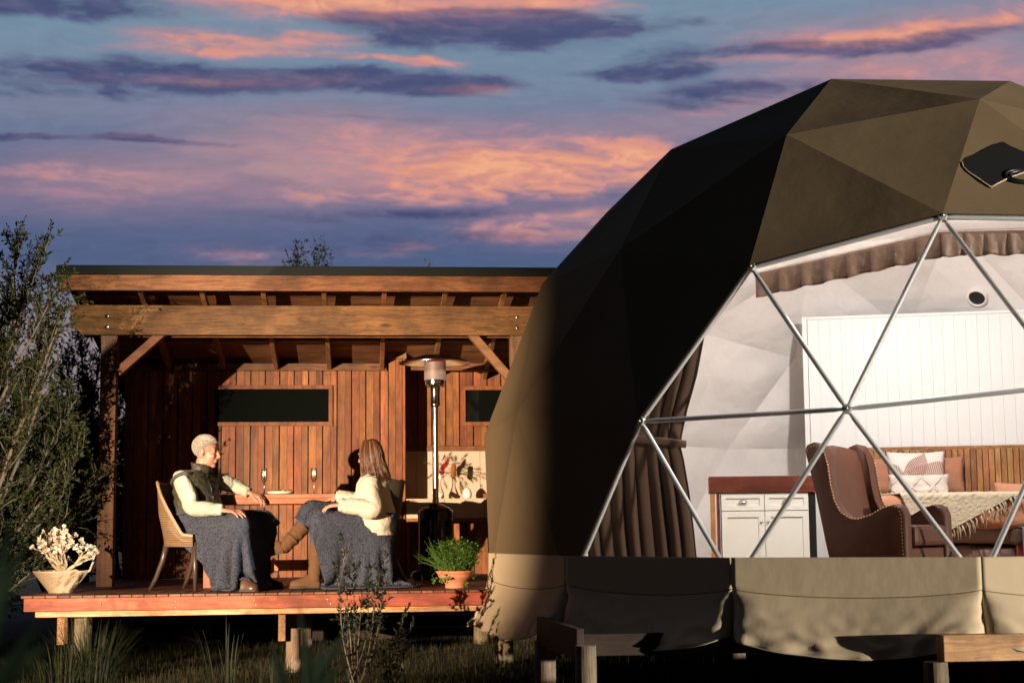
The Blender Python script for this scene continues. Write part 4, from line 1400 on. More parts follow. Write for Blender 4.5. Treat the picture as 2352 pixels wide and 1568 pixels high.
# woven dining chairs
def weave(name, tan, gap, tr):
    m, g, b = bsdf(name)
    tc = g.n('ShaderNodeTexCoord'); s = g.n('ShaderNodeSeparateXYZ', i0=tc.outputs['Object'])
    ang = g.m('ARCTAN2', s.outputs[1], g.m('ADD', s.outputs[0], .0))
    a = g.m('MULTIPLY', ang, .24 * 2 * math.pi / .019); z = g.m('MULTIPLY', s.outputs[2], 2 * math.pi / .019)
    row = g.m('MULTIPLY', g.m('SINE', a), g.m('SINE', z))
    f = g.ss(row, -.35, .35)
    f2 = g.ss(g.m('ABSOLUTE', g.m('SINE', g.m('MULTIPLY', z, .5))), .10, .45)
    n = g.noise(tc.outputs['Object'], 30, 3)
    c = g.mix(g.m('MULTIPLY', f2, g.m('ADD', .45, g.m('MULTIPLY', f, .55))), gap, g.mix(n, tuple(x * .8 for x in tan), tan))
    g.set(b.inputs['Base Color'], c); b.inputs['Roughness'].default_value = .5
    bp = g.n('ShaderNodeBump', iStrength=.9, iHeight=g.m('MULTIPLY', f, f2)); bp.inputs['Distance'].default_value = .006
    g.set(b.inputs['Normal'], bp)
    if tr:
        out = [n_ for n_ in m.node_tree.nodes if n_.type == 'OUTPUT_MATERIAL'][0]
        t = g.n('ShaderNodeBsdfTransparent')
        hole = g.m('MULTIPLY', g.ss(row, -.55, -.75), 1.0)
        g.set(out.inputs[0], g.n('ShaderNodeMixShader', i0=hole, i1=b, i2=t))
    return m


M['rattan'] = weave('tan_woven_rattan', (.34, .20, .10), (.05, .028, .016), False)
M['rattan_dark'] = weave('dark_woven_rattan', (.085, .055, .032), (.010, .008, .006), True)
M['rattan_rim'] = plain('rattan_binding', (.33, .20, .11), .5, var=.3, nscale=60)
M['rattan_rim_dark'] = plain('dark_rattan_binding', (.05, .035, .025), .5, var=.3, nscale=60)
M['chairleg'] = plain('dark_brown_leg_lacquer', (.055, .036, .024), .35, var=.15)


def rattan_chair(o, yaw, label, wv, rim, wy=1.0):
    """o: floor point under the seat; yaw: facing direction"""
    t = thing('woven_chair', tuple(o), label, 'chair', 'woven dining chairs at the table')
    t.rotation_euler = (0, 0, yaw)
    Rm = np.array(Matrix.Rotation(yaw, 3, 'Z'))
    ORI[t.name] = np.zeros(3)
    nu, nv_ = 56, 22
    P = np.zeros((nv_ + 1, nu + 1, 3)); top = []
    for j in range(nu + 1):
        ph = (j / nu * 2 - 1) * R_(128)
        k = abs(ph) / R_(128)
        h = .905 - .02 * math.cos(ph * 2) - .46 * min(1, max(0, (k - .34) / .50)) ** 1.1
        for i in range(nv_ + 1):
            s = i / nv_; z = .365 + (h - .365) * s
            lean = -.20 * max(0, (z - .42)) ** 1.2 * 1.2
            rr = .235 + .045 * (1 - abs(s - .5) * 1.1)
            x = -math.cos(ph) * rr + lean + .02; y = math.sin(ph) * rr * wy
            P[i, j] = (x, y, z)
        top.append(P[nv_, j].copy())
    MB().grid(P).build('woven_shell', wv, t, smooth=True, solid=.014)
    MB().tube(top, .015, 8).build('rim', rim, t, smooth=True)
    ring = [(.25 * math.cos(a), .245 * wy * math.sin(a), .0) for a in np.linspace(0, 2 * math.pi, 32, endpoint=False)]
    mb = MB(); mb.rings([[(x * f, y * f, z) for x, y, _ in ring] for f, z in ((.97, .37), (1.0, .39), (1.0, .43), (.95, .455), (.8, .462))])
    mb.build('seat', wv, t, smooth=True)
    for sy in (-1, 1):
        MB().tube([(.17, sy * .17, .40), (.185, sy * .178, .2), (.19, sy * .18, 0.001)], [.026, .022, .015], 10).build('leg', M['chairleg'], t, smooth=True)
        MB().tube([(-.15, sy * .165, .40), (-.185, sy * .178, .25), (-.25, sy * .19, .10), (-.315, sy * .20, 0.001)], [.027, .024, .020, .015], 10).build('leg', M['chairleg'], t, smooth=True)
    return t


mch = atz(430, 1354, 0); MCH = np.array([mch[0] + .05, 13.36, 0.0]); MYAW = R_(-38)
rattan_chair(MCH, MYAW, 'tan woven chair under the grey haired man', M['rattan'], M['rattan_rim'])
WCH = np.array([at(842, 1300, 13.42)[0], 13.50, 0.0]); WYAW = R_(180 - 20)
rattan_chair(WCH, WYAW, 'dark woven chair under the woman in the cream jumper', M['rattan_dark'], M['rattan_rim_dark'], .80)

# patio heater
HY = 14.75
hc = at(1001, 1250, HY); HX = hc[0]
M['gloss_black'] = plain('glossy_black_enamel', (.006, .006, .006), .12, 0, .5, .02)
M['stainless'] = plain('stainless_steel', (.60, .55, .45), .16, 1.0, .5, .05, 4)
heater = thing('patio_heater', (HX, HY, 0), 'tall gas patio heater with a shiny pole and wide round reflector', 'heater')


def hz(y): return at(1001, y, HY)[2]


hr = (at(1042.5, 1250, HY)[0] - at(960, 1250, HY)[0]) / 2
zb = hz(1167)
MB().lathe([(hr * .99, .012), (hr, .03), (hr, zb - .11), (hr * 1.004, zb - .108), (hr * 1.004, zb - .102), (hr, zb - .10), (hr, zb - .035), (hr * .96, zb - .018), (hr * .84, zb - .006), (hr * .83, zb + .004), (hr * .25, zb + .05), (.02, zb + .055)], (HX, HY, 0), 40).build('cylinder_housing', M['gloss_black'], heater, smooth=True).modifiers.new('e', 'EDGE_SPLIT').split_angle = R_(38)
dh = at(1019, 1221, HY - hr)
ang = math.asin(max(-1, min(1, (dh[0] - HX) / hr)))
mb = MB(); ctr = np.array([HX + hr * math.sin(ang), HY - hr * math.cos(ang), dh[2]]); nn = np.array([math.sin(ang), -math.cos(ang), 0]); tt = np.array([math.cos(ang), math.sin(ang), 0])
mb.rings([[ctr + nn * d_ + (tt * math.cos(k * math.pi / 14) + np.array([0, 0, 1]) * math.sin(k * math.pi / 14)) * r_ for k in range(28)] for r_, d_ in ((.062, -.02), (.062, .006), (.054, .006), (.050, -.012))], True, True)
mb.build('round_port', M['black'], heater, smooth=True)
for sx in (-1, 1):
    mb = MB().tube([(HX - hr * .9 - .03, HY + sx * .09 + .07, .045), (HX - hr * .9 - .03, HY + sx * .09 + .10, .045)], .045, 16)
    mb.build('wheel', M['black'], heater)
pr_ = .0285
MB().lathe([(pr_ + .004, zb + .045), (pr_ + .004, zb + .085), (pr_, zb + .086), (pr_, hz(933))], (HX, HY, 0), 24).build('pole', M['stainless'], heater, smooth=True).modifiers.new('e', 'EDGE_SPLIT').split_angle = R_(40)
mb = MB()
for yy in (945, 958, 1003, 1015, 1028): mb.box(HX - .014, HX - .008, HY - pr_ - .001, HY - pr_ + .004, hz(yy + 3), hz(yy))
mb.build('warning_label', M['black'], heater)
MB().lathe([(pr_ * 1.05, hz(934)), (.047, hz(931)), (.049, hz(927)), (.045, hz(925)), (.045, hz(893)), (.05, hz(889)), (.075, hz(887)), (.094, hz(882)), (.096, hz(873)), (.09, hz(871.5)), (.02, hz(871.5))], (HX, HY, 0), 28).build('burner_body', M['stainless'], heater, smooth=True).modifiers.new('e', 'EDGE_SPLIT').split_angle = R_(32)
mb = MB()
for k in range(20):
    a = 2 * math.pi * k / 20
    mb.ell((HX + .083 * math.cos(a), HY + .083 * math.sin(a), hz(886.5)), (.006, .006, .006), n=6, m=4)
mb.build('burner_screws', M['stainless'], heater, smooth=True)['kind'] = 'stuff'


def emitter_mat():
    """perforated steel screen round a gas flame: red at the top, pale flame and blue jets low down"""
    m, g, b = bsdf('glowing_emitter_screen')
    tc = g.n('ShaderNodeTexCoord'); s = g.n('ShaderNodeSeparateXYZ', i0=tc.outputs['Object'])
    z0, z1 = hz(872), hz(827)
    t = g.m('DIVIDE', g.m('SUBTRACT', s.outputs[2], z0), z1 - z0)
    n = g.noise(g.v('MULTIPLY', tc.outputs['Object'], (9, 9, 5)), 1.0, 3)
    n2 = g.noise(g.v('MULTIPLY', tc.outputs['Object'], (9, 9, 90)), 1.0, 2)
    t2 = g.m('ADD', t, g.m('MULTIPLY', g.m('SUBTRACT', n, .5), .35))
    col = g.ramp(t2, [(0.0, (.75, .40, .18)), (.08, (.35, .45, .8)), (.16, (.70, .42, .22)), (.34, (.85, .45, .20)), (.50, (.12, .055, .05)), (.68, (.14, .06, .06)), (.86, (.42, .035, .045)), (1.0, (.55, .03, .04))])
    dots = g.ss(g.m('MULTIPLY', g.m('SINE', g.m('MULTIPLY', s.outputs[2], 900.0)), g.m('SINE', g.m('MULTIPLY', g.m('ARCTAN2', s.outputs[1], s.outputs[0]), 90.0))), -.2, .2, .6, 1.0)
    g.set(b.inputs['Base Color'], (.16, .12, .10)); b.inputs['Metallic'].default_value = .3; b.inputs['Roughness'].default_value = .6
    g.set(b.inputs['Emission Color'], col); g.set(b.inputs['Emission Strength'], g.m('MULTIPLY', dots, .34))
    return m


M['emitter'] = emitter_mat()
rr_ = (at(1028, 850, HY)[0] - at(974, 850, HY)[0]) / 2 * .92
ob = MB().lathe([(rr_, hz(872)), (rr_, hz(826))], (HX, HY, 0), 40, cap=False).build('emitter_screen', M['emitter'], heater, smooth=True)
ob.data.transform(Matrix.Translation((0, 0, 0)))
RR = (at(1085, 830, HY)[0] - at(918, 830, HY)[0]) / 2
MB().lathe([(RR, hz(834)), (RR * 1.004, hz(832.5)), (RR, hz(831)), (RR * .72, hz(824)), (RR * .45, hz(818.5)), (RR * .40, hz(816.5)), (.01, hz(815)), (.01, hz(816.2)), (RR * .40, hz(818)), (RR * .72, hz(825.5)), (RR * .985, hz(833))], (HX, HY, 0), 56, cap=False).build('reflector', M['stainless'], heater, smooth=True)
mb = MB()
for k in range(3):
    a = k * 2.1 + .4; mb.box(HX + .05 * math.cos(a) - .006, HX + .05 * math.cos(a) + .006, HY + .05 * math.sin(a) - .006, HY + .05 * math.sin(a) + .006, hz(816), hz(813.5))
mb.build('reflector_nut', M['stainless'], heater)


# terracotta bowl of herbs
def leaf(mb, c, d, up, L, W_, bend=0.0):
    """pointed leaf of four faces, folded along its midrib"""
    d = d / (np.linalg.norm(d) + 1e-9); s = np.cross(d, up); s /= np.linalg.norm(s) + 1e-9; n = np.cross(s, d)
    p = [c, c + d * L * .45 + n * L * bend, c + d * L - n * L * bend * .4]
    e = [c + d * L * .42 + s * W_ + n * W_ * .35, c + d * L * .42 - s * W_ + n * W_ * .35]
    mb.add([p[0], e[0], p[2], e[1], p[1]], [(0, 1, 4), (1, 2, 4), (2, 3, 4), (3, 0, 4)])


BY = 13.0
bc_ = at(1047, 1350, BY); bc_ = atz(1046, 1349, 0); BYc = bc_[1]
bowl_r = (at(1090, 1310, BYc)[0] - at(1000, 1310, BYc)[0]) / 2
bz = at(1046, 1309, BYc)[2]
herb = thing('herb_bowl', tuple(bc_), 'round terracotta bowl overflowing with bright green parsley and chives', 'potted herbs')
k_ = bowl_r
MB().lathe([(k_ * .52, .002), (k_ * .53, .012), (k_ * .50, .03), (k_ * .66, .065), (k_ * .84, bz * .62), (k_ * .845, bz * .64), (k_ * .865, bz * .66), (k_ * .87, bz * .70), (k_ * .90, bz * .80), (k_ * .905, bz * .82), (k_ * .935, bz * .84), (k_ * 1.0, bz * .985), (k_ * .99, bz), (k_ * .94, bz), (k_ * .88, bz * .84), (.01, bz * .82)], bc_, 48, cap=False).build('bowl', M['terracotta'], herb, smooth=True)
MB().lathe([(.001, bz * .88), (k_ * .885, bz * .86)], bc_, 24, cap=False).build('soil', M['soil'], herb)
r = np.random.default_rng(21); lf = MB(); sm_ = MB()
for k in range(420):
    a = r.uniform(0, 2 * math.pi); q = k_ * .8 * math.sqrt(r.uniform(0, 1))
    b0 = bc_ + np.array([q * math.cos(a), q * math.sin(a), bz * .87])
    out = np.array([math.cos(a), math.sin(a), 0]) * (q / k_) * r.uniform(.3, 1.1)
    h = r.uniform(.06, .27) * (1.05 - .35 * q / k_)
    tip = b0 + np.array([0, 0, h]) + out * h * .75 + r.normal(0, .018, 3)
    mid = (b0 + tip) / 2 + np.array([0, 0, h * .1])
    sm_.tube([b0, mid, tip], [.0018, .0014, .001], 3)
    for q_ in range(r.integers(5, 9)):
        d = r.normal(0, 1, 3); d[2] = d[2] * .4 + .1
        leaf(lf, tip + r.normal(0, .016, 3), d, np.array([0, 0, 1.0]) + r.normal(0, .3, 3), r.uniform(.014, .028), r.uniform(.007, .013), .1)
# a few sprigs hanging over the rim
for a, L in ((-1.15, .11), (-2.0, .05), (-2.35, .07), (3.3, .07), (-.55, .05)):
    b0 = bc_ + np.array([k_ * .97 * math.cos(a), k_ * .97 * math.sin(a), bz])
    tip = b0 + np.array([math.cos(a) * .02, math.sin(a) * .03, -L])
    sm_.tube([b0, (b0 + tip) / 2 + np.array([math.cos(a), math.sin(a), 0]) * .03, tip], .0016, 3)
    for q_ in range(9):
        d = r.normal(0, 1, 3); d[2] -= .4; leaf(lf, tip + r.normal(0, .010, 3), d, np.array([0, -1.0, .4]), .026, .011, .1)
lf.build('parsley_leaves', M['herb'], herb)['kind'] = 'stuff'
ch = MB()
for k in range(46):
    a = r.uniform(1.4, 4.6) if k < 30 else r.uniform(0, 6.28)
    b0 = bc_ + np.array([k_ * .5 * math.cos(a), k_ * .5 * math.sin(a), bz * .9])
    L = r.uniform(.16, .36); d = np.array([math.cos(a) * r.uniform(.4, 1.3), math.sin(a) * .4, r.uniform(.5, 1.2)]); d /= np.linalg.norm(d)
    pts = [b0 + d * L * s + np.array([0, 0, -1]) * .25 * L * s * s * r.uniform(.1, 1) for s in (0, .35, .7, 1)]
    ch.tube(pts, [.0028, .0026, .002, .0007], 4)
ch.build('chive_blades', M['herb'], herb)['kind'] = 'stuff'
sm_.build('stems', M['herb'], herb)['kind'] = 'stuff'

# jade plant in a conical bowl
jc = atz(150, 1360, 0); JY = jc[1]
jr1 = (at(200, 1309, JY)[0] - at(80, 1309, JY)[0]) / 2; jr0 = (at(175, 1361, JY)[0] - at(123, 1361, JY)[0]) / 2; jz = at(140, 1309, JY)[2]
jc[0] = (at(200, 1309, JY)[0] + at(80, 1309, JY)[0]) / 2
jade = thing('jade_plant', tuple(jc), 'gnarled pale jade plant in a sandy flared bowl at the deck corner', 'potted plant')


def sq_ring(rr, z, n=40, p=2.25, rot=R_(20)):
    o = []
    for k in range(n):
        a = 2 * math.pi * k / n; q = rr * 1.06 / (abs(math.cos(a)) ** p + abs(math.sin(a)) ** p) ** (1 / p)
        o.append(jc + np.array([q * math.cos(a + rot), q * math.sin(a + rot), z]))
    return o


MB().rings([sq_ring(jr0, .002), sq_ring(jr0, .01), sq_ring(jr1 * .985, jz - .012), sq_ring(jr1, jz - .008), sq_ring(jr1, jz), sq_ring(jr1 * .93, jz), sq_ring(jr1 * .88, jz - .02)], True, True).build('bowl', M['stoneware'], jade, smooth=True).modifiers.new('e', 'EDGE_SPLIT').split_angle = R_(45)
r = np.random.default_rng(4); br = MB(); lv = MB()
M['jadebark'] = plain('jade_bark', (.42, .31, .19), .8, var=.25, nscale=40, bump=.5, bscale=80)
M['jadeleaf'] = leafm('jade_leaf', (.45, .40, .28), (.62, .46, .36), .35, .05)


def jbranch(p, d, L, rad, depth):
    pts = [p]; q = p.copy(); dd = d.copy()
    n = 4
    for i in range(n):
        dd = dd + r.normal(0, .16, 3) + np.array([0, 0, .10]); dd /= np.linalg.norm(dd)
        q = q + dd * L / n; pts.append(q.copy())
    br.tube(pts, [rad * (1 - .35 * i / n) for i in range(n + 1)], 7)
    if depth == 0:
        for k in range(r.integers(4, 7)):
            ld = dd + r.normal(0, .7, 3); ld /= np.linalg.norm(ld)
            c = q + ld * .014
            Mx = np.array(Vector(ld).to_track_quat('X', 'Z').to_matrix())
            s = r.uniform(.75, 1.25)
            lv.ell(c, (.016 * s, .013 * s, .0055), Mx @ np.array(Matrix.Rotation(r.uniform(0, 3), 3, 'X')), 8, 5)
        return
    for k in range(r.integers(2, 4) if depth > 1 else 2):
        s = dd + r.normal(0, .62, 3); s[2] = s[2] * .7 + .28; s /= np.linalg.norm(s)
        jbranch(q.copy(), s, L * r.uniform(.62, .82), rad * .66, depth - 1)


base = jc + np.array([.02, 0, jz - .03])
for a, el_, L in [(2.9, .45, .13), (2.5, .9, .14), (1.2, 1.1, .14), (.4, .7, .13), (.0, .45, .13), (-1.2, .9, .13), (-2.2, 1.0, .13), (1.8, 1.3, .15), (-.6, 1.2, .14), (3.6, .8, .13)]:
    jbranch(base.copy(), np.array([math.cos(a) * math.cos(el_), math.sin(a) * math.cos(el_), math.sin(el_)]), L, .019, 3)
# the long low limb on the right
pts = [base, base + np.array([.10, -.03, .03]), base + np.array([.17, -.05, .005]), base + np.array([.22, -.05, .03]), base + np.array([.245, -.05, .10])]
br.tube(pts, [.016, .013, .011, .010, .008], 7)
MB().rings([sq_ring(jr1 * .89, jz - .019), sq_ring(.01, jz - .010)]).build('soil', M['jadebark'], jade)
br.build('branches', M['jadebark'], jade, smooth=True)
lv.build('leaves', M['jadeleaf'], jade, smooth=True)['kind'] = 'stuff'

# things on the kitchen bench
KY = 16.12
vp_ = at(1010, 1141, KY); vp_[2] = bz1 - .0005
M['redflower'] = leafm('red_flower', (.30, .015, .015), (.55, .05, .04), .6, .3)
M['banksia'] = plain('orange_banksia', (.30, .085, .02), .85, var=.5, nscale=90, bump=1, bscale=120)
M['fern'] = leafm('needle_leaf', (.03, .05, .018), (.08, .10, .03))
fl = thing('flower_arrangement', tuple(vp_), 'tall glass vase of red flowers, orange banksia and needle sprigs', 'flower vase')
MB().lathe([(.028, .001), (.045, .01), (.048, .05), (.030, .10), (.016, .14), (.014, .25), (.019, .28), (.015, .28), (.011, .25), (.013, .14), (.026, .10), (.040, .05), (.03, .012), (.001, .01)], vp_, 24, cap=False).build('vase', M['clear'], fl, smooth=True)
r = np.random.default_rng(8); top = vp_ + np.array([0, 0, .27])
st_ = MB(); nd = MB()


def K(xd, yd, dy=0): return at(xd, yd, KY + dy)


sprigs = [(1004, 1046, .0), (1035, 1040, -.03), (1052, 1062, .05), (1073, 1073, .02), (1083, 1085, -.03), (1045, 1100, -.06), (1025, 1118, -.05), (975, 1060, .03), (985, 1095, .05), (1062, 1098, 0), (1020, 1048, .06), (1002, 1070, -.05), (1090, 1095, .04)]
for xd, yd, dy in sprigs:
    e = K(xd, yd, dy); md = (top + e) / 2 + np.array([0, -.02, .03])
    ctrl = [top + (md - top) * 0, md, e]
    st_.tube([top, md, e], .0022, 4)
    for q_ in range(70):
        s = r.uniform(.0, 1) ** .5; c = md + (e - md) * (s * 1.1) ; d = (e - md) / np.linalg.norm(e - md) * .5 + r.normal(0, .6, 3)
        leaf(nd, c, d, r.normal(0, 1, 3), r.uniform(.022, .04), .0016)
st_.build('stems', M['fern'], fl)['kind'] = 'stuff'
nd.build('needle_sprigs', M['fern'], fl)['kind'] = 'stuff'
for xd, yd, L, a in ((1026, 1062, .12, 1.1), (1017, 1078, .10, -1.7), (1020, 1068, .09, .6)):
    c = K(xd, yd, -.05); mb = MB()
    for q_ in range(150):
        s = r.uniform(-1, 1); ax = np.array([math.cos(a), 0, math.sin(a)])
        p = c + ax * s * L * .45; d = r.normal(0, 1, 3) + ax * .4; d /= np.linalg.norm(d)
        leaf(mb, p, d, r.normal(0, 1, 3), .026 * (1 - .5 * abs(s)) + .006, .005, .2)
    mb.build('flower', M['redflower'], fl)
c0_, c1_ = K(1043, 1066, -.05), K(1040, 1096, -.06)
MB().tube([c0_, c0_ + (c1_ - c0_) * .1, c0_ + (c1_ - c0_) * .9, c1_], [.018, .026, .025, .014], 14).build('banksia_cone', M['banksia'], fl, smooth=True)
wv_ = at(1073, 1141, KY); wv_[2] = bz1 - .0005
wvt = thing('bud_vase', tuple(wv_), 'small round white vase with a narrow glass neck on the bench', 'vase')
MB().lathe([(.028, .001), (.044, .012), (.050, .045), (.044, .08), (.024, .108), (.012, .118)], wv_, 28).build('body', M['china'], wvt, smooth=True)
MB().lathe([(.012, .1185), (.009, .13), (.010, .15), (.014, .158), (.010, .158), (.006, .13)], wv_, 16, cap=False).build('neck', M['clear'], wvt, smooth=True)
bk_ = at(1003, 1128, KY - .08); bk_[2] = bz1
blk = thing('wooden_board', tuple(bk_), 'small pale wooden board leaning by the foot of the glass vase', 'board')
MB().beam(bk_ + (-.05, 0, .075), bk_ + (.05, 0, .024), .02, .045).build('slab', M['ivory'], blk, bevel=.004)
bx_ = at(1112, 1139, KY); bx_[2] = bz1
sbx = thing('wooden_box', tuple(bx_), 'small wooden box at the right end of the bench', 'box')
MB().box(bx_[0] - .01, bx_[0] + .06, KY - .03, KY + .03, bz1, bz1 + .05).build('case', M['clad'], sbx, bevel=.003)

# fixture of the assumed floodlight, added unseen in the garden
fl_ = thing('assumed_floodlight', (ASSUMED_FLOOD.x, ASSUMED_FLOOD.y, GZ), 'assumed portable floodlight on a tripod, added unseen in the garden to light the deck', 'floodlight')
aim = (ASSUMED_FLOOD_AIM - ASSUMED_FLOOD).normalized(); qf = np.array(aim.to_track_quat('Z', 'Y').to_matrix())
fc = np.array(ASSUMED_FLOOD)
MB().rings([[fc + qf @ np.array([x * s, y * s, z]) for x, y in ((-.16, -.12), (.16, -.12), (.16, .12), (-.16, .12))] for s, z in ((.6, -.14), (.9, -.10), (1.0, .03))], True, False).build('lamp_head', M['black'], fl_, solid=.006)
MB().rings([[fc + qf @ np.array([x, y, -.12]) for x, y in ((-.09, -.06), (.09, -.06), (.09, .06), (-.09, .06))], [fc + qf @ np.array([x, y, -.115]) for x, y in ((-.09, -.06), (.09, -.06), (.09, .06), (-.09, .06))]]).build('reflector_plate', M['stainless'], fl_)
hub_ = fc + np.array([0, 0, -.16])
MB().tube([hub_, (ASSUMED_FLOOD.x, ASSUMED_FLOOD.y, 0.2)], .018, 8).build('pole', M['steel'], fl_)
for k in range(3):
    a = k * 2 * math.pi / 3
    MB().tube([(ASSUMED_FLOOD.x, ASSUMED_FLOOD.y, .5), (ASSUMED_FLOOD.x + .6 * math.cos(a), ASSUMED_FLOOD.y + .6 * math.sin(a), GZ - .02)], .012, 8).build('leg', M['steel'], fl_)

# ================================================================== PEOPLE
def skin(name, a, b):
    m, g, bs = bsdf(name)
    tc = g.n('ShaderNodeTexCoord')
    n = g.noise(tc.outputs['Object'], 22, 5, .6)
    g.set(bs.inputs['Base Color'], g.mix(n, a, b)); bs.inputs['Roughness'].default_value = .5
    bs.inputs['Subsurface Weight'].default_value = .08; bs.inputs['Subsurface Radius'].default_value = (.01, .004, .002)
    bp = g.n('ShaderNodeBump', iStrength=.25, iHeight=g.noise(tc.outputs['Object'], 90, 4)); bp.inputs['Distance'].default_value = .004
    g.set(bs.inputs['Normal'], bp)
    return m


M['skin_m'] = skin('ruddy_skin', (.42, .17, .11), (.56, .27, .18))
M['skin_w'] = skin('fair_skin', (.50, .24, .17), (.60, .32, .23))
M['greyhair'] = plain('silver_hair', (.55, .49, .41), .6, 0, .4, .3, 60, .9, 90)
M['vest'] = fabric('olive_quilted_nylon', (.052, .047, .032), .55, .15, 60, .25, 22, var=.15, spec=.4)
M['shirt'] = fabric('pale_green_cotton', (.38, .38, .30), .85, .15, 200, .35, 14, var=.06)
M['trousers'] = fabric('dark_trouser_cloth', (.018, .018, .022), .85, .15, 150, .2, 14)
M['denim'] = fabric('blue_denim', (.05, .07, .11), .85, .2, 200)
M['shoe'] = plain('brown_polished_leather', (.085, .042, .024), .28, 0, .5, .2, 20)
M['suede'] = plain('tan_suede', (.125, .062, .028), .9, 0, .2, .2, 14, .3, 120)
M['sole'] = plain('dark_rubber_sole', (.05, .04, .03), .8)
M['jumper'] = fabric('cream_wool', (.57, .50, .40), .92, .45, 95, .25, 9, var=.05)
M['fleece'] = fabric('slate_blue_fleece', (.058, .064, .088), .95, 1.0, 120, var=.3, sheen=.12)
M['brownhair'] = None


M['pile'] = leafm('fleece_curls', (.062, .068, .094), (.085, .092, .122), .95, .55)


def hair_mat(name, dark, light):
    m, g, b = bsdf(name)
    geo = g.n('ShaderNodeNewGeometry'); tc = g.n('ShaderNodeTexCoord')
    r = geo.outputs['Random Per Island']
    g.set(b.inputs['Base Color'], g.mix(g.m('POWER', r, 1.6), dark, light))
    b.inputs['Roughness'].default_value = .38; b.inputs['Specular IOR Level'].default_value = .6
    return m


M['brownhair'] = hair_mat('brown_hair', (.030, .012, .006), (.26, .115, .05))
M['silverhair'] = hair_mat('silver_hair_strands', (.50, .45, .38), (.82, .78, .70))
M['eye'] = plain('dark_eye', (.01, .008, .006), .1)


class Frame:
    """local head/torso axes: x forward, y to the person's left, z up"""
    def __init__(self, o, yaw, pitch=0.0, roll=0.0, s=1.0):
        self.o = np.array(o, float); self.s = s
        self.M = np.array(Matrix.Rotation(yaw, 3, 'Z') @ Matrix.Rotation(pitch, 3, 'Y') @ Matrix.Rotation(roll, 3, 'X'))

    def __call__(self, x, y, z): return self.o + self.M @ (np.array([x, y, z], float) * self.s)

    def ell(self, mb, c, r, rot=None, n=18, m=12):
        Mx = self.M @ rot if rot is not None else self.M
        mb.ell(self(*c), tuple(q * self.s for q in r), Mx, n, m)


def rotY(a): return np.array(Matrix.Rotation(a, 3, 'Y'))


def head(mb, f, male):
    f.ell(mb, (-.012, 0, .035), (.098, .076, .086), n=28, m=18)
    f.ell(mb, (.035, 0, -.030), (.058, .060, .082))
    f.ell(mb, (.020, 0, -.080), (.060, .058 if male else .045, .040 if male else .036))
    f.ell(mb, (.066, 0, -.102), (.023, .026, .021))
    mb.tube([f(.082, 0, .020), f(.100, 0, -.008), f(.113, 0, -.034), f(.098, 0, -.043)], [.009 * f.s, .0105 * f.s, .0145 * f.s, .011 * f.s], 10)
    f.ell(mb, (.098, .010, -.040), (.010, .008, .007)); f.ell(mb, (.098, -.010, -.040), (.010, .008, .007))
    for sy in (-1, 1):
        f.ell(mb, (.074, sy * .030, .026), (.017, .028, .0095))
        f.ell(mb, (.060, sy * .038, -.030), (.030, .022, .027))
        f.ell(mb, (.073, sy * .032, .004), (.014, .015, .010))
        # ear: rim, bowl and lobe
        er = rotY(-.22)
        f.ell(mb, (-.008, sy * .074, -.004), (.018, .009, .030), er)
        mb.tube([f(.006, sy * .078, .010), f(-.004, sy * .086, .026), f(-.022, sy * .088, .022), f(-.028, sy * .086, -.002), f(-.016, sy * .082, -.028), f(-.002, sy * .078, -.036)], .0055 * f.s, 8)
    f.ell(mb, (.088, 0, -.062), (.013, .024, .0065)); f.ell(mb, (.085, 0, -.074), (.012, .021, .0075))
    f.ell(mb, (.083, 0, -.050), (.012, .026, .010))


def hand(mb, wrist, d, palm_n, side, curls, spread=.16, s=1.0):
    """palm plus five separate jointed fingers; d: pointing direction, palm_n: out of the palm, side: +1 thumb on the d x palm_n side"""
    d = np.array(d, float); d /= np.linalg.norm(d); n = np.array(palm_n, float); n -= d * (n @ d); n /= np.linalg.norm(n)
    t = np.cross(d, n) * side                      # towards the thumb
    w = np.array(wrist, float)
    rings = []
    for u, hw, hh in ((-.03, .026, .020), (.0, .027, .017), (.03, .036, .016), (.065, .041, .0145), (.092, .040, .0115), (.098, .034, .008)):
        c = w + d * u * s
        rings.append([c + t * math.cos(a) * hw * s + n * math.sin(a) * hh * s for a in np.linspace(0, 2 * math.pi, 14, endpoint=False)])
    mb.rings(rings)
    L = [(.044, .026, .021), (.050, .030, .023), (.046, .028, .022), (.036, .021, .018)]
    for k in range(4):
        off = (.030 - .0195 * k)
        p = w + d * (.088 - .004 * abs(k - 1.2)) * s + t * off * s
        dd = d + t * spread * (.9 - .6 * k); dd /= np.linalg.norm(dd)
        pts = [p - dd * .02 * s, p]; ang = 0
        for q_, l in enumerate(L[k]):
            ang += curls[k] * (1.0, 1.15, .8)[q_]
            v = dd * math.cos(ang) + n * math.sin(ang)
            pts.append(pts[-1] + v * l * s)
        mb.tube(pts, [.0095 * s, .0098 * s, .0090 * s, .0082 * s, .0062 * s], 10)
        mb.ell(pts[-1], (.0064 * s,) * 3, n=8, m=6)
        mb.ell(pts[2], (.0094 * s,) * 3, n=8, m=6)
    p = w + d * .022 * s + t * .024 * s
    td = d * .72 + t * .62 + n * .28; td /= np.linalg.norm(td)
    td2 = d * .92 + t * .22 + n * .30; td2 /= np.linalg.norm(td2)
    q1 = p + td * .040 * s; q2 = q1 + td2 * .031 * s; q3 = q2 + td2 * .024 * s
    mb.tube([p - td * .012 * s, p, q1, q2, q3], [.013 * s, .0145 * s, .0115 * s, .0100 * s, .0070 * s], 10)
    mb.ell(q3, (.0072 * s,) * 3, n=8, m=6)


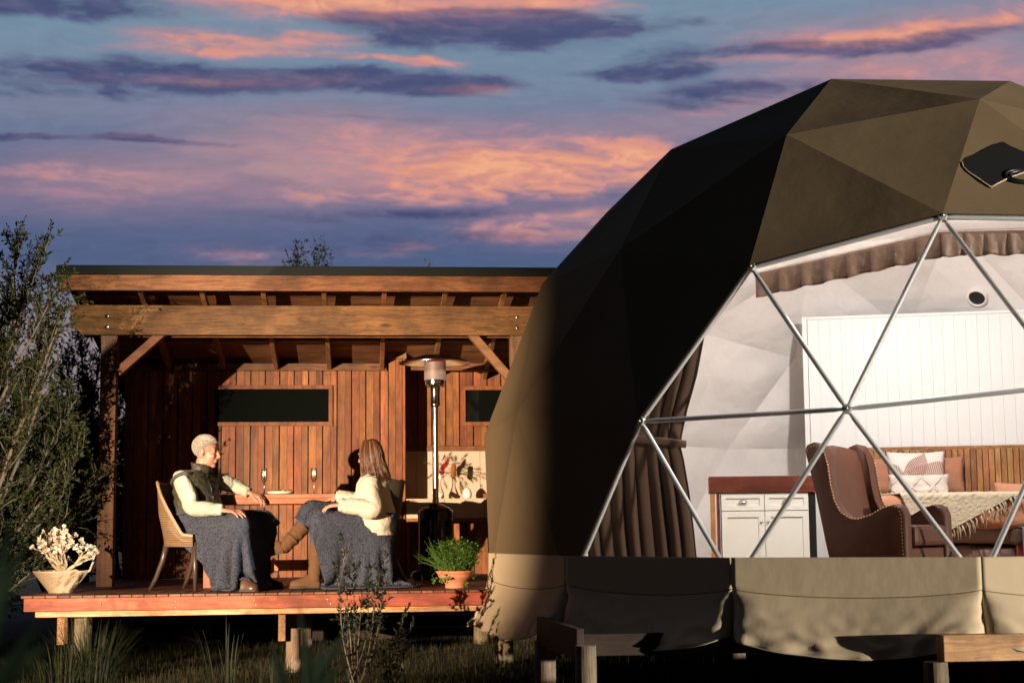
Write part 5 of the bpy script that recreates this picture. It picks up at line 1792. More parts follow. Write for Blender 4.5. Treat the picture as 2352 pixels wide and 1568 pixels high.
def bez(pts, n=20):
    """smooth curve through the points"""
    P = [np.array(p, float) for p in pts]; P = [2 * P[0] - P[1]] + P + [2 * P[-1] - P[-2]]
    out = []
    segs = len(P) - 3
    for k in range(n):
        x = k / (n - 1) * segs; i = min(int(x), segs - 1); t = x - i
        p0, p1, p2, p3 = P[i:i + 4]
        out.append(.5 * (2 * p1 + (p2 - p0) * t + (2 * p0 - 5 * p1 + 4 * p2 - p3) * t ** 2 + (3 * p1 - p0 - 3 * p2 + p3) * t ** 3))
    return out


def sleeve(mb, pts, radii, seed, amp=.012, n=36, seg=26, folds=1.0):
    """cloth tube along the arm with folds that gather at the inside of the bend"""
    C = bez(pts, n); R = np.interp(np.linspace(0, 1, n), np.linspace(0, 1, len(radii)), radii)
    rings = []; prev = None
    for i, p in enumerate(C):
        d = C[min(i + 1, n - 1)] - C[max(i - 1, 0)]; d /= np.linalg.norm(d)
        s = np.cross(d, (0, 0, 1) if prev is None else np.cross(prev, d)); s /= np.linalg.norm(s); prev = s; t = np.cross(s, d)
        rg = []
        for j in range(seg):
            a = 2 * math.pi * j / seg
            w = mnoise.noise(Vector((i * .42 * folds, math.cos(a) * 1.1 + seed, math.sin(a) * 1.1)))
            w2 = 1 - 2 * abs(mnoise.noise(Vector((i * .30 * folds + math.cos(a + seed) * 1.3, math.sin(a) * .8 + seed, 4.0))))
            rr = R[i] + amp * (w * .7 + w2 * .55)
            rg.append(p + rr * (s * math.cos(a) + t * math.sin(a)))
        rings.append(rg)
    mb.rings(rings)


def torso(mb, rows, seg=44, quilt=0.0, nq=9, n=46, seed=0.0, amp=.006):
    """rows: (centre, left vector, front vector, half width, half depth) from hem to collar"""
    K = np.linspace(0, 1, len(rows)); x = np.linspace(0, 1, n)
    def ip(f): return np.stack([np.interp(x, K, [f(r)[k] for r in rows]) for k in range(3)], 1)
    Cc = np.array(bez([r[0] for r in rows], n)); Lv, Fv = ip(lambda r: r[1]), ip(lambda r: r[2])
    hw = np.array(bez([(r[3], r[4], 0) for r in rows], n))
    rings = []
    for i in range(n):
        rg = []
        for j in range(seg):
            a = 2 * math.pi * j / seg; ca, sa = math.cos(a), math.sin(a)
            e = 2.4
            q = (abs(ca) ** e + abs(sa) ** e) ** (-1 / e)
            u = x[i] * nq
            puff = quilt * (abs(math.sin(math.pi * u)) ** .6 - .5) if quilt else 0
            nn = amp * mnoise.noise(Vector((ca * 1.6 + seed, sa * 1.6, x[i] * 7)))
            fw = amp * .8 * (1 - 2 * abs(mnoise.noise(Vector((ca * 1.2 + seed, sa * 1.5, x[i] * 4.0 + ca)))))
            k = 1 + (puff + nn + fw) / max(.05, hw[i][0])
            rg.append(Cc[i] + Lv[i] * ca * hw[i][0] * q * k + Fv[i] * sa * hw[i][1] * q * k)
        rings.append(rg)
    mb.rings(rings)


def shoe(root, heel, toe, mat, name, w=.047, h=.075, solecol='sole', boot=None):
    heel = np.array(heel, float); toe = np.array(toe, float); d = toe - heel; L = np.linalg.norm(d); d /= L
    up = np.array([0, 0, 1.0]); up = up - d * (up @ d); up /= np.linalg.norm(up); s = np.cross(d, up)
    rings = []
    for u, ww, hh in ((-.02, .45, .5), (.02, .80, .95), (.15, .88, 1.25), (.32, .86, 1.3), (.48, .95, .98), (.65, 1.06, .78), (.80, 1.0, .66), (.92, .80, .52), (.985, .45, .34)):
        c = heel + d * u * L; rg = []
        for j in range(18):
            a = 2 * math.pi * j / 18
            y = math.cos(a) * ww * w; z = max(-.15, math.sin(a)) * hh * h
            rg.append(c + s * y + up * (z + .022))
        rings.append(rg)
    o = MB().rings(rings).build(name, mat, root, smooth=True, sub=1)
    rings = []
    for zz, gr in ((.0, .97), (.016, 1.04), (.020, 1.0)):
        rg = []
        for u, ww in ((-.03, .0), (-.01, .62), (.06, .86), (.2, .84), (.38, .80), (.55, .98), (.68, 1.08), (.82, 1.0), (.93, .78), (1.0, .3)):
            rg.append((u, ww * gr))
        loop = [heel + d * u * L + s * ww * w + up * zz for u, ww in rg] + [heel + d * u * L - s * ww * w + up * zz for u, ww in rg[::-1]]
        rings.append(loop)
    MB().rings(rings).build('sole', M[solecol], o)
    return o


# ---------------------------------------------------------------- the man
man = thing('person', (MCH[0], MCH[1], 0), 'grey haired man in an olive quilted vest with a blanket over his legs', 'person')
TYAW = R_(-34)
f_ = np.array([math.cos(TYAW), math.sin(TYAW), 0]); l_ = np.array([-math.sin(TYAW), math.cos(TYAW), 0])
pel = at(452, 1203, 13.42); chest = at(450, 1112, 13.42); nk = at(465, 1079, 13.42)
hd = at(474, 1038, 13.41)
rs, ls = chest + np.array([0, 0, .055]) - l_ * .185, chest + np.array([0, 0, .06]) + l_ * .185
re_, rw = at(443, 1164, 13.13), at(508, 1170, 12.95)
le, lw = at(536, 1113, 13.66), at(572, 1130, 13.60)
rh, rk, ra = pel - l_ * .09 + f_ * .03, at(546, 1207, 12.98), at(557, 1330, 13.03)
lh, lk, la = pel + l_ * .09 + f_ * .03, at(603, 1201, 13.36), at(603, 1328, 13.40)

hf = Frame(hd + np.array([0, 0, .006]), R_(-15), R_(5), 0, 1.08)
mb = MB(); head(mb, hf, True)
mb.tube([hf(-.012, 0, -.05), hf(-.022, 0, -.10), nk, (nk + chest) / 2], [.058, .060, .066, .09], 16)
tor = [pel + (0, 0, -.06), pel + (0, 0, .03), (pel + chest) / 2, chest, chest + (0, 0, .09)]
mb.rings([[c + l_ * hw * math.cos(a) + f_ * hd2 * math.sin(a) for a in np.linspace(0, 2 * math.pi, 20, endpoint=False)] for c, hw, hd2 in zip(tor, (.15, .165, .15, .16, .07), (.12, .125, .12, .11, .06))])
mb.tube([rs, (rs + re_) / 2, re_, rw], [.052, .046, .040, .029], 12)
mb.tube([ls, (ls + le) / 2, le, lw], [.052, .046, .040, .029], 12)
mb.ell(rs, (.050, .050, .050)); mb.ell(ls, (.050, .050, .050))
mb.tube([rh, (rh + rk) / 2, rk, (rk + ra) / 2, ra, ra - (0, 0, .06)], [.088, .078, .062, .055, .040, .042], 14)
mb.tube([lh, (lh + lk) / 2, lk, (lk + la) / 2, la, la - (0, 0, .06)], [.088, .078, .062, .055, .040, .042], 14)
hdir = at(552, 1176, 12.90) - rw
hand(mb, rw + hdir / np.linalg.norm(hdir) * .02, hdir + np.array([0, 0, .012]), (0, .25, -1), 1, (.22, .26, .30, .36), .20, 1.05)
ldir = at(596, 1138, 13.57) - lw
hand(mb, lw + ldir / np.linalg.norm(ldir) * .018, ldir, (-.1, .35, -1), -1, (.62, .55, .60, .50), .10, 1.05)
mesh_obj('body', remeshed(mb, .0056, 3), M['skin_m'], man)
for sy in (-1, 1):
    MB().ell(hf(.079, sy * .031, .0065), (.009, .009, .006), n=10, m=8).build('eye', M['eye'], man, smooth=True)


def short_hair(f, root):
    """cropped grey hair: scalp cap and short strands lying back"""
    r = np.random.default_rng(31); mb = MB()
    cap = MB(); f.ell(cap, (-.014, 0, .040), (.1005, .0785, .0885), n=30, m=20)
    keep = []
    V = np.array(cap.v); Lc = (V - f.o) @ f.M / f.s
    def on(p):
        x, y, z = p
        return z > .045 + (x - .02) * .75 and x < .078 if x > -.01 else z > -.055 + max(0, x + .05) * .9
    fs = [q for q in cap.f if all(on(Lc[i]) for i in q)]
    cap.f = fs
    cap.build('hair_cap', M['greyhair'], root, smooth=True, solid=.006)
    n = 0
    while n < 5200:
        d = r.normal(0, 1, 3); d /= np.linalg.norm(d)
        p = np.array([-.014, 0, .040]) + d * np.array([.1005, .0785, .0885])
        if not on(p + np.array([0, 0, .004])): continue
        n += 1
        nrm = d / np.array([.1005, .0785, .0885]); nrm /= np.linalg.norm(nrm)
        top = max(0, nrm[2])
        flow = np.array([.75 * top - .25, .15 * np.sign(p[1]) * (1 - top), -.8 * (1 - top)]) + r.normal(0, .22, 3)
        flow -= nrm * (flow @ nrm); flow /= np.linalg.norm(flow) + 1e-9
        L = r.uniform(.012, .024) * (1.2 if top > .6 else .9)
        a = f(*p); b = f(*(p + nrm * .005 + flow * L * .5)); c = f(*(p + nrm * (.005 + .004 * top) + flow * L))
        w = f.M @ np.cross(flow, nrm) * .0009
        mb.add([a - w, a + w, b + w, c, b - w], [(0, 1, 2, 3, 4)])
    o = mb.build('hair', M['silverhair'], root); o['kind'] = 'stuff'
    br_ = MB()
    for sy in (-1, 1):
        for k in range(40):
            p = np.array([.086 - .010 * abs(k / 40 - .3), sy * (.014 + .034 * k / 40), .031 + .004 * math.sin(k / 40 * 3)])
            q = p + np.array([.004, sy * .010, .002]) + r.normal(0, .002, 3)
            br_.add([f(*p), f(*(p + (0, 0, .004))), f(*q)], [(0, 1, 2)])
    br_.build('eyebrows', M['silverhair'], root)['kind'] = 'stuff'


short_hair(hf, man)

sh = MB()
sleeve(sh, [rs + l_ * .05 + (0, 0, -.01), rs - l_ * .005 + (0, 0, -.006), rs * .45 + re_ * .55 - (0, .0, .0), re_, re_ * .45 + rw * .55, rw], (.040, .070, .073, .066, .058, .046), 1.0, .007, folds=.8)
sh.build('shirt_sleeve', M['shirt'], man, smooth=True)
cf = MB(); cd = (rw - re_) / np.linalg.norm(rw - re_)
cf.tube([rw - cd * .045, rw - cd * .005, rw + cd * .012], [.049, .048, .046], 20); cf.build('cuff', M['shirt'], man, smooth=True)
sh = MB()
sleeve(sh, [ls - l_ * .05 + (0, 0, -.01), ls + (0, 0, -.006), ls * .45 + le * .55, le, le * .45 + lw * .55, lw], (.040, .068, .070, .062, .054, .043), 7.0, .006, folds=.8)
sh.build('shirt_sleeve', M['shirt'], man, smooth=True)
mid = (pel + chest) / 2
up_ = np.array([0, 0, 1.0])
vs = MB()
torso(vs, [(pel + up_ * .0 + f_ * .01, l_, f_, .205, .165), (pel + up_ * .10 + f_ * .02, l_, f_, .205, .172), (mid + up_ * .06 + f_ * .01, l_, f_, .198, .165), (chest + up_ * .0, l_, f_, .205, .150),
           (chest + up_ * .07, l_, f_, .205, .120), (chest + up_ * .12 + f_ * .0, l_, f_, .160, .095), (nk + up_ * -.01, l_, f_, .100, .088)], quilt=.014, nq=9.0, n=80, amp=.010, seed=2)
vs.build('quilted_vest', M['vest'], man, smooth=True)
cl = MB(); rings = []
for z, hw, hd2, fo in ((-.02, .098, .088, 0), (.02, .092, .086, -.004), (.055, .094, .088, -.012), (.062, .088, .082, -.014), (.05, .080, .074, -.012), (.0, .078, .070, 0)):
    rings.append([nk + up_ * (z + .014 * math.cos(a + math.pi / 2) * (z > 0)) + f_ * (fo + math.sin(a) * hd2) + l_ * math.cos(a) * hw for a in np.linspace(0, 2 * math.pi, 40, endpoint=False)])
cl.rings(rings, True, False); cl.build('vest_collar', M['vest'], man, smooth=True)
# armhole binding, zip and pocket flap
ah = MB(); av = (re_ - rs) / np.linalg.norm(re_ - rs)
for S, E_, seed in ((rs, re_, 0), (ls, le, 1)):
    av = (E_ - S) / np.linalg.norm(E_ - S); a1 = np.cross(av, f_); a1 /= np.linalg.norm(a1); a2 = np.cross(av, a1)
    MB().tube([S + av * .018 + (a1 * math.cos(t) * .090 + a2 * math.sin(t) * .090) for t in np.linspace(0, 2 * math.pi, 30)], .014, 8).build('armhole_binding', M['vest'], man, smooth=True)
zp = MB(); zp.tube([nk + f_ * .086 + up_ * .03, chest + up_ * .06 + f_ * .123, chest + f_ * .156, mid + up_ * .06 + f_ * .182, pel + up_ * .06 + f_ * .198], .006, 6)
zp.build('zip', M['black'], man, smooth=True)
for s_, h_, k_2, a_2 in ((-1, rh, rk, ra), (1, lh, lk, la)):
    tr = MB(); sleeve(tr, [h_, (h_ + k_2) / 2, k_2, (k_2 + a_2) / 2, a_2 + (0, 0, .015)], (.090, .080, .074, .068, .064), 3.0 + s_, .010)
    tr.build('trouser_leg', M['trousers'], man, smooth=True)
shoe(man, atz(548, 1357, .0) + (0, .0, 0), atz(594, 1357, .0), M['shoe'], 'shoe')
t0, t1 = at(606, 1350, 13.42), at(649, 1350, 13.30); t0[2] = t1[2] = 0
shoe(man, t0 + (-.03, .02, 0), t1, M['shoe'], 'shoe')

# ---------------------------------------------------------------- the woman
wom = thing('person', (WCH[0], WCH[1], 0), 'long haired woman in a cream jumper sitting with crossed legs', 'person')
WY_ = R_(180 - 14)
fw_ = np.array([math.cos(WY_), math.sin(WY_), 0]); lw_ = np.array([-math.sin(WY_), math.cos(WY_), 0])
wp = at(856, 1203, 13.36); wc = at(860, 1118, 13.36); wn = at(854, 1088, 13.37); wh = at(849, 1046, 13.36)
wls, wrs = wc + lw_ * .165 + (0, 0, .05), wc - lw_ * .165 + (0, 0, .05)
wle, wlw = at(856, 1168, 13.06), at(786, 1158, 13.04)
wre, wrw = at(820, 1150, 13.66), at(778, 1140, 13.66)
wlh, wlk, wla = wp + lw_ * .08, at(735, 1198, 13.20), at(722, 1322, 13.16)
wrh, wrk, wra = wp - lw_ * .07, at(718, 1183, 13.38), at(655, 1254, 13.32)
wf = Frame(wh, R_(180 - 38), R_(6), 0, 1.0)
mb = MB(); head(mb, wf, False)
mb.tube([wf(-.015, 0, -.05), wf(-.025, 0, -.10), wn, (wn + wc) / 2], [.048, .048, .054, .08], 16)
tor = [wp + (0, 0, -.06), wp + (0, 0, .03), (wp + wc) / 2, wc, wc + (0, 0, .085)]
mb.rings([[c + lw_ * hw * math.cos(a) + fw_ * hd2 * math.sin(a) for a in np.linspace(0, 2 * math.pi, 20, endpoint=False)] for c, hw, hd2 in zip(tor, (.155, .16, .13, .145, .06), (.12, .12, .105, .105, .055))])
for S, E_, W_ in ((wls, wle, wlw), (wrs, wre, wrw)):
    mb.tube([S, (S + E_) / 2, E_, W_], [.045, .040, .035, .025], 12); mb.ell(S, (.05, .05, .05))
for h_, k_2, a_2 in ((wlh, wlk, wla), (wrh, wrk, wra)):
    e = a_2 + (a_2 - k_2) / np.linalg.norm(a_2 - k_2) * .05
    mb.tube([h_, (h_ + k_2) / 2, k_2, (k_2 + a_2) / 2, a_2, e], [.088, .078, .058, .052, .038, .038], 14)
hand(mb, wlw + (-.015, 0, 0), (-1, .15, -.05), (0, .3, -1), -1, (.35, .35, .4, .4), .12, .95)
hand(mb, wrw, (-1, -.2, -.2), (0, .2, -1), 1, (.35, .35, .4, .4), .12, .95)
mesh_obj('body', remeshed(mb, .0058, 3), M['skin_w'], wom)
for sy in (-1, 1):
    MB().ell(wf(.078, sy * .031, .0065), (.009, .009, .006), n=10, m=8).build('eye', M['eye'], wom, smooth=True)

# straight shoulder-length hair
r = np.random.default_rng(17); hm = MB()
cap = MB(); wf.ell(cap, (-.016, 0, .040), (.1035, .0835, .091), n=30, m=20)
Lc = (np.array(cap.v) - wf.o) @ wf.M
cap.f = [q for q in cap.f if all((Lc[i][2] > .030 + (Lc[i][0] - .02) * .9 or Lc[i][0] < -.01) and Lc[i][2] > -.06 for i in q)]
cap.build('hair_cap', M['brownhair'], wom, smooth=True, solid=.008)
for k in range(900):
    a = r.uniform(-2.72, 2.72)                      # round the back of the head; the face stays free
    a = math.pi + a * .80
    lvl = r.uniform(0, 1)
    rx_, ry_ = .104 + .012 * lvl, .086 + .014 * lvl
    top0 = np.array([r.uniform(-.055, .055), .004 * np.sign(math.sin(a)), .136 + r.normal(0, .002)])
    s0_ = np.array([-.014 + rx_ * math.cos(a) * .62, ry_ * math.sin(a) * .62, .123])
    s1_ = np.array([-.014 + rx_ * math.cos(a), ry_ * math.sin(a), .03])
    s2_ = np.array([-.020 + rx_ * 1.02 * math.cos(a), ry_ * 1.05 * math.sin(a), -.06 + r.normal(0, .008)])
    back = max(0, -math.cos(a))
    end = np.array([-.028 + rx_ * (1.0 + .30 * back) * math.cos(a) + r.normal(0, .009), ry_ * 1.18 * math.sin(a) + r.normal(0, .009), -.205 - .012 * back + r.normal(0, .016)])
    P = bez([wf(*q) for q in (top0, s0_, s1_, s2_, end)], 10)
    w = r.uniform(.0032, .0055)
    hm.tube(P, [w * .7, w, w, w, w, w, w, w * .9, w * .7, w * .25], 4, flat=.45)
hm.build('long_hair', M['brownhair'], wom, smooth=True)['kind'] = 'stuff'

jm = MB()
wmid = (wp + wc) / 2
torso(jm, [(wp + up_ * -.09 - fw_ * .02, lw_, fw_, .185, .165), (wp + up_ * -.03 - fw_ * .02, lw_, fw_, .212, .180), (wp + up_ * .05 - fw_ * .015, lw_, fw_, .218, .182), (wmid + up_ * .06, lw_, fw_, .195, .160), (wc, lw_, fw_, .185, .145),
           (wc + up_ * .06, lw_, fw_, .175, .118), (wc + up_ * .105, lw_, fw_, .135, .095), (wn + up_ * .015, lw_, fw_, .078, .074), (wn + up_ * .04, lw_, fw_, .066, .064)], n=70, amp=.011, seed=5)
jm.build('jumper_body', M['jumper'], wom, smooth=True)
for S, E_, W_, sd in ((wls, wle, wlw, 3.0), (wrs, wre, wrw, 9.0)):
    jm = MB(); sleeve(jm, [S + up_ * .0, S * .5 + E_ * .5, E_, E_ * .5 + W_ * .5, W_, W_ + (W_ - E_) / np.linalg.norm(W_ - E_) * .03], (.074, .080, .078, .069, .058, .042), sd, .009, n=44, folds=.7)
    jm.build('jumper_sleeve', M['jumper'], wom, smooth=True)
for h_, k_2, a_2 in ((wlh, wlk, wla), (wrh, wrk, wra)):
    tr = MB(); sleeve(tr, [h_, (h_ + k_2) / 2, k_2, (k_2 + a_2) / 2], (.100, .088, .070, .060), 5.0, .006)
    tr.build('jeans_leg', M['denim'], wom, smooth=True)


def boot(knee, ankle, toe_dir, label=None):
    kd = ankle - knee; kd /= np.linalg.norm(kd)
    top = knee + (ankle - knee) * .34
    mb = MB(); sleeve(mb, [top, top + (ankle - top) * .35, top + (ankle - top) * .7, ankle + kd * .03], (.066, .063, .056, .052), 11.0, .006, n=30, folds=1.0)
    o = mb.build('boot_shaft', M['suede'], wom, smooth=True)
    MB().tube([top + kd * .13, top + kd * .155], [.066, .065], 22).build('strap', M['suede'], o, smooth=True)
    hl = ankle + kd * .085 - np.array(toe_dir) * .055
    s_ = shoe(wom, hl, hl + np.array(toe_dir) * .255, M['suede'], 'boot_foot', .050, .080)
    return o


tdir = np.array([-.985, -.15, 0]); 
wl_floor = wla.copy(); 
boot(wlk, np.array([wla[0], wla[1], .095]), tdir)
kd = (wra - wrk) / np.linalg.norm(wra - wrk)
boot(wrk, wra, np.array([-.90, -.05, -.22]) / np.linalg.norm([-.90, -.05, -.22]))

# ---------------------------------------------------------------- fleece blankets over their legs
def blanket(name, label, center, ang, su, sv, nu, nv, cols, z0, seed, steps, warp=0.0):
    P = np.zeros((nv, nu, 3)); ca, sa = math.cos(ang), math.sin(ang)
    for i in range(nv):
        for j in range(nu):
            u, v = (j / (nu - 1) - .5) * su, (i / (nv - 1) - .5) * sv
            P[i, j] = (center[0] + u * ca - v * sa, center[1] + u * sa + v * ca, z0 + .012 * math.sin(u * 14 + seed) * math.sin(v * 9))
    P = drape(P, cols, steps=steps, iters=10, floor=.014, thick=.016, fric=.72, slack=1.14)
    P2 = fleece(fleece(upsample(P, 5), .0040, 105, seed), .0016, 45, seed + 9)
    P2[..., 2] = np.maximum(P2[..., 2], .006)
    t = thing(name, tuple(P[nv // 2, nu // 2]), label, 'blanket', 'blankets over the laps')
    MB().grid(P2).build('fleece', M['fleece'], t, smooth=True, solid=.010)
    # the nubbly pile: short curls standing off both faces
    r = np.random.default_rng(int(seed * 10)); n = 52000
    gu = np.gradient(P2, axis=1); gv = np.gradient(P2, axis=0); Nn = np.cross(gu, gv); Nn /= np.linalg.norm(Nn, axis=2, keepdims=True) + 1e-9
    if Nn[..., 2].mean() < 0: Nn = -Nn
    I = r.integers(0, P2.shape[0], n); J = r.integers(0, P2.shape[1], n)
    N0 = Nn[I, J]; c = P2[I, J] + N0 * .005 + r.normal(0, .0025, (n, 3))
    d = N0 * .5 + r.normal(0, .6, (n, 3)); d /= np.linalg.norm(d, axis=1, keepdims=True)
    sd = np.cross(d, r.normal(0, 1, (n, 3))); sd /= np.linalg.norm(sd, axis=1, keepdims=True)
    L = r.uniform(.003, .007, n)[:, None]
    V = np.stack([c - sd * .0022, c + sd * .0022, c + d * L + sd * .0016, c + d * L - sd * .0016], 1); V[..., 2] = np.maximum(V[..., 2], .004)
    mb = MB(); mb.v = V.reshape(-1, 3).tolist(); mb.f = [(4 * i, 4 * i + 1, 4 * i + 2, 4 * i + 3) for i in range(n)]
    mb.build('pile', M['pile'], t)['kind'] = 'stuff'
    return t, P


seatc = lambda c: [('cap', c + np.array([-.12, -.1, .40]), c + np.array([.12, -.1, .40]), .09), ('cap', c + np.array([-.12, .1, .40]), c + np.array([.12, .1, .40]), .09)]
mcols = [('cap', rh, rk, .086), ('cap', rk, ra, .076), ('cap', lh, lk, .092), ('cap', lk, la, .080), ('cap', pel, chest, .20), ('cap', (rk + lk) / 2 - f_ * .1 - np.array([0, 0, .01]), rh * .5 + lh * .5, .082),
         ('cap', ra + np.array([0, 0, -.05]), atz(590, 1357, .04), .05), ('cap', la + np.array([0, 0, -.05]), t1 + (0, 0, .04), .05)] + seatc(MCH)
cmid = (rk + lk) / 2 * .62 + (rh + lh) / 2 * .38
blanket('fleece_blanket', 'slate blue fleece blanket hanging over the man to the floor', cmid + np.array([-.02, -.07, 0]), R_(-66), 1.00, .92, 54, 46, mcols, .74, 1.0, 130)
WR = np.array(Matrix.Rotation(WYAW, 3, 'Z'))
wloc = lambda x, y, z: WCH + WR @ np.array([x, y, z])
wcols = [('cap', wloc(.12, .22, .44), wloc(-.08, .24, .50), .05), ('cap', wloc(-.08, .24, .50), wloc(-.24, .19, .68), .05), ('cap', wlh, wlk, .100), ('cap', wlk, wla, .075), ('cap', wrh, wrk, .108), ('cap', wrk, wra, .085), ('cap', wp, wc, .19), ('cap', (wlk + wrk) / 2 - fw_ * .1, wlh * .5 + wrh * .5, .10)] + seatc(WCH)
wmidc = (wlk + wrk) / 2 * .5 + (wlh + wrh) / 2 * .5
blanket('fleece_blanket', 'slate blue fleece blanket draped across the crossed legs of the woman', wmidc + np.array([.185, -.12, 0]), R_(-56), 1.0, .93, 52, 48, wcols, .80, 4.0, 130)

# ================================================================== PLANTS
M['teatree'] = leafm('tea_tree_leaf', (.016, .024, .005), (.050, .050, .012), .7, .2)
M['darktree'] = leafm('dark_tree_leaf', (.012, .016, .008), (.035, .038, .016), .6, .15)
M['twig'] = plain('grey_brown_bark', (.13, .095, .06), .9, var=.3, nscale=30)
M['grass'] = leafm('dry_green_grass', (.011, .013, .004), (.050, .040, .012), .7, .25)
M['tuss'] = leafm('tussock_blade', (.009, .014, .005), (.030, .031, .011), .6, .2)
M['strap'] = leafm('strap_leaf', (.008, .016, .007), (.014, .026, .010), .5, .2)
M['shrubleaf'] = leafm('dark_shrub_leaf', (.008, .014, .007), (.022, .022, .011), .5, .1)


def nn(v):
    return v / (np.linalg.norm(v) + 1e-9)


def feathery(name, label, cat, base, limbs, mat, seed, n_twig, leaves, lsize, spread, group=None, twl=.45, upb=.45, lw=.16):
    """tree of fine upright sprays: trunk and limbs, then twigs set with tiny leaves"""
    r = np.random.default_rng(seed)
    t = thing(name, tuple(base), label, cat, group)
    tk = MB(); lf = []; faces = []
    curves = []
    for e, bend, rad in limbs:
        e = np.array(e, float); b = np.array(base, float)
        m1 = b + (e - b) * .35 + np.array(bend, float) + r.normal(0, .05, 3); m2 = b + (e - b) * .7 + np.array(bend, float) * .6 + r.normal(0, .06, 3)
        C = bez([b, m1, m2, e], 14); curves.append(C)
        tk.tube(C, [rad * (1 - .92 * i / 13) + .003 for i in range(14)], 6)
    V = []; Fc = []
    for k in range(n_twig):
        C = curves[r.integers(len(curves))]
        s = r.uniform(.22, 1.0) ** .75 * 12.9; i = int(s); p = C[i] + (C[i + 1] - C[i]) * (s - i)
        d = nn(nn(C[min(i + 1, 13)] - C[i]) * .7 + r.normal(0, spread, 3) + np.array([0, 0, upb]))
        L = twl * r.uniform(.5, 1.2) * (1.15 - .5 * s / 13)
        q1 = p + d * L * .5 + r.normal(0, .03, 3); q2 = p + d * L + r.normal(0, .05, 3) + np.array([0, 0, .04])
        tk.tube([p, q1, q2], [.006, .004, .0015], 3)
        subs = [(p, q1, q2)]
        for _ in range(3):
            ss_ = r.uniform(.25, .9); a = p + (q2 - p) * ss_
            d2 = nn(d + r.normal(0, .55, 3) + np.array([0, 0, upb * .5])); b2 = a + d2 * L * r.uniform(.3, .55)
            subs.append((a, (a + b2) / 2, b2))
        for a, m_, b2 in subs:
            n = max(4, int(leaves * np.linalg.norm(b2 - a) / twl))
            u = r.uniform(.1, 1.05, n)[:, None]
            c = (a * (1 - u) ** 2 + 2 * m_ * u * (1 - u) + b2 * u ** 2)
            ld = nn(b2 - a) * .8 + r.normal(0, .55, (n, 3)); ld /= np.linalg.norm(ld, axis=1, keepdims=True)
            sd = np.cross(ld, r.normal(0, 1, (n, 3))); sd /= np.linalg.norm(sd, axis=1, keepdims=True)
            Ls = lsize * r.uniform(.6, 1.3, n)[:, None]
            o = sum(len(x) for x in V[-1:]) if False else None
            quad = np.stack([c, c + ld * Ls * .5 + sd * Ls * lw, c + ld * Ls, c + ld * Ls * .5 - sd * Ls * lw], 1)
            V.append(quad.reshape(-1, 3))
    tk.build('trunk', M['twig'], t, smooth=True)
    A_ = np.concatenate(V); nq = len(A_) // 4
    mb = MB(); mb.v = A_.tolist(); mb.f = [(4 * i, 4 * i + 1, 4 * i + 2, 4 * i + 3) for i in range(nq)]
    mb.build('crown', mat, t)
    return t


def W(xd, yd, Y): return at(xd, yd, Y)


# big tea tree at the left, in front of the cabin corner
TY = 13.4
lim = [(W(112, 552, TY), (-.1, 0, .1), .035), (W(35, 550, TY + .2), (-.1, .1, 0), .03), (W(95, 580, TY - .2), (0, -.1, .1), .035), (W(118, 640, TY - .1), (.05, -.1, 0), .03), (W(150, 705, TY - .15), (.1, -.1, .0), .028),
       (W(128, 760, TY), (.1, 0, -.1), .03), (W(110, 700, TY - .3), (0, -.1, 0), .03), (W(30, 640, TY), (-.1, 0, 0), .03), (W(-60, 600, TY), (-.2, 0, 0), .03), (W(-90, 760, TY), (-.2, 0, 0), .03),
       (W(20, 800, TY - .2), (0, -.1, 0), .025), (W(80, 850, TY - .1), (.1, 0, -.1), .025), (W(70, 900, TY), (0, 0, -.1), .02)]
tb = np.array([W(-150, 1500, TY)[0] - .1, TY, GZ])
feathery('tea_tree', 'tall feathery olive green tea tree at the left edge of the photo', 'tree', tb, lim, M['teatree'], 3, 560, 28, .042, .42, twl=.34, lw=.18)
lim2 = [(W(160, 930, 13.8), (.2, 0, .1), .03), (W(180, 1010, 13.9), (.2, 0, .1), .03), (W(130, 960, 13.8), (0, 0, .1), .03), (W(150, 1080, 13.8), (0, -.1, 0), .03), (W(60, 1000, 13.8), (0, 0, .1), .03), (W(215, 1100, 14.1), (.1, 0, 0), .02),
        (W(10, 1060, 13.7), (0, 0, 0), .03), (W(90, 1140, 13.7), (0, 0, 0), .03), (W(190, 1180, 14.1), (0, 0, 0), .02), (W(-60, 950, 13.8), (0, 0, 0), .03), (W(30, 1180, 13.6), (0, 0, 0), .03), (W(120, 900, 14.2), (.1, 0, 0), .03)]
feathery('tea_tree', 'low spreading dark tea tree behind the jade plant', 'tree', np.array([tb[0] - .1, 13.75, GZ]), lim2, M['teatree'], 8, 600, 28, .042, .40, twl=.34, upb=.22, lw=.18)
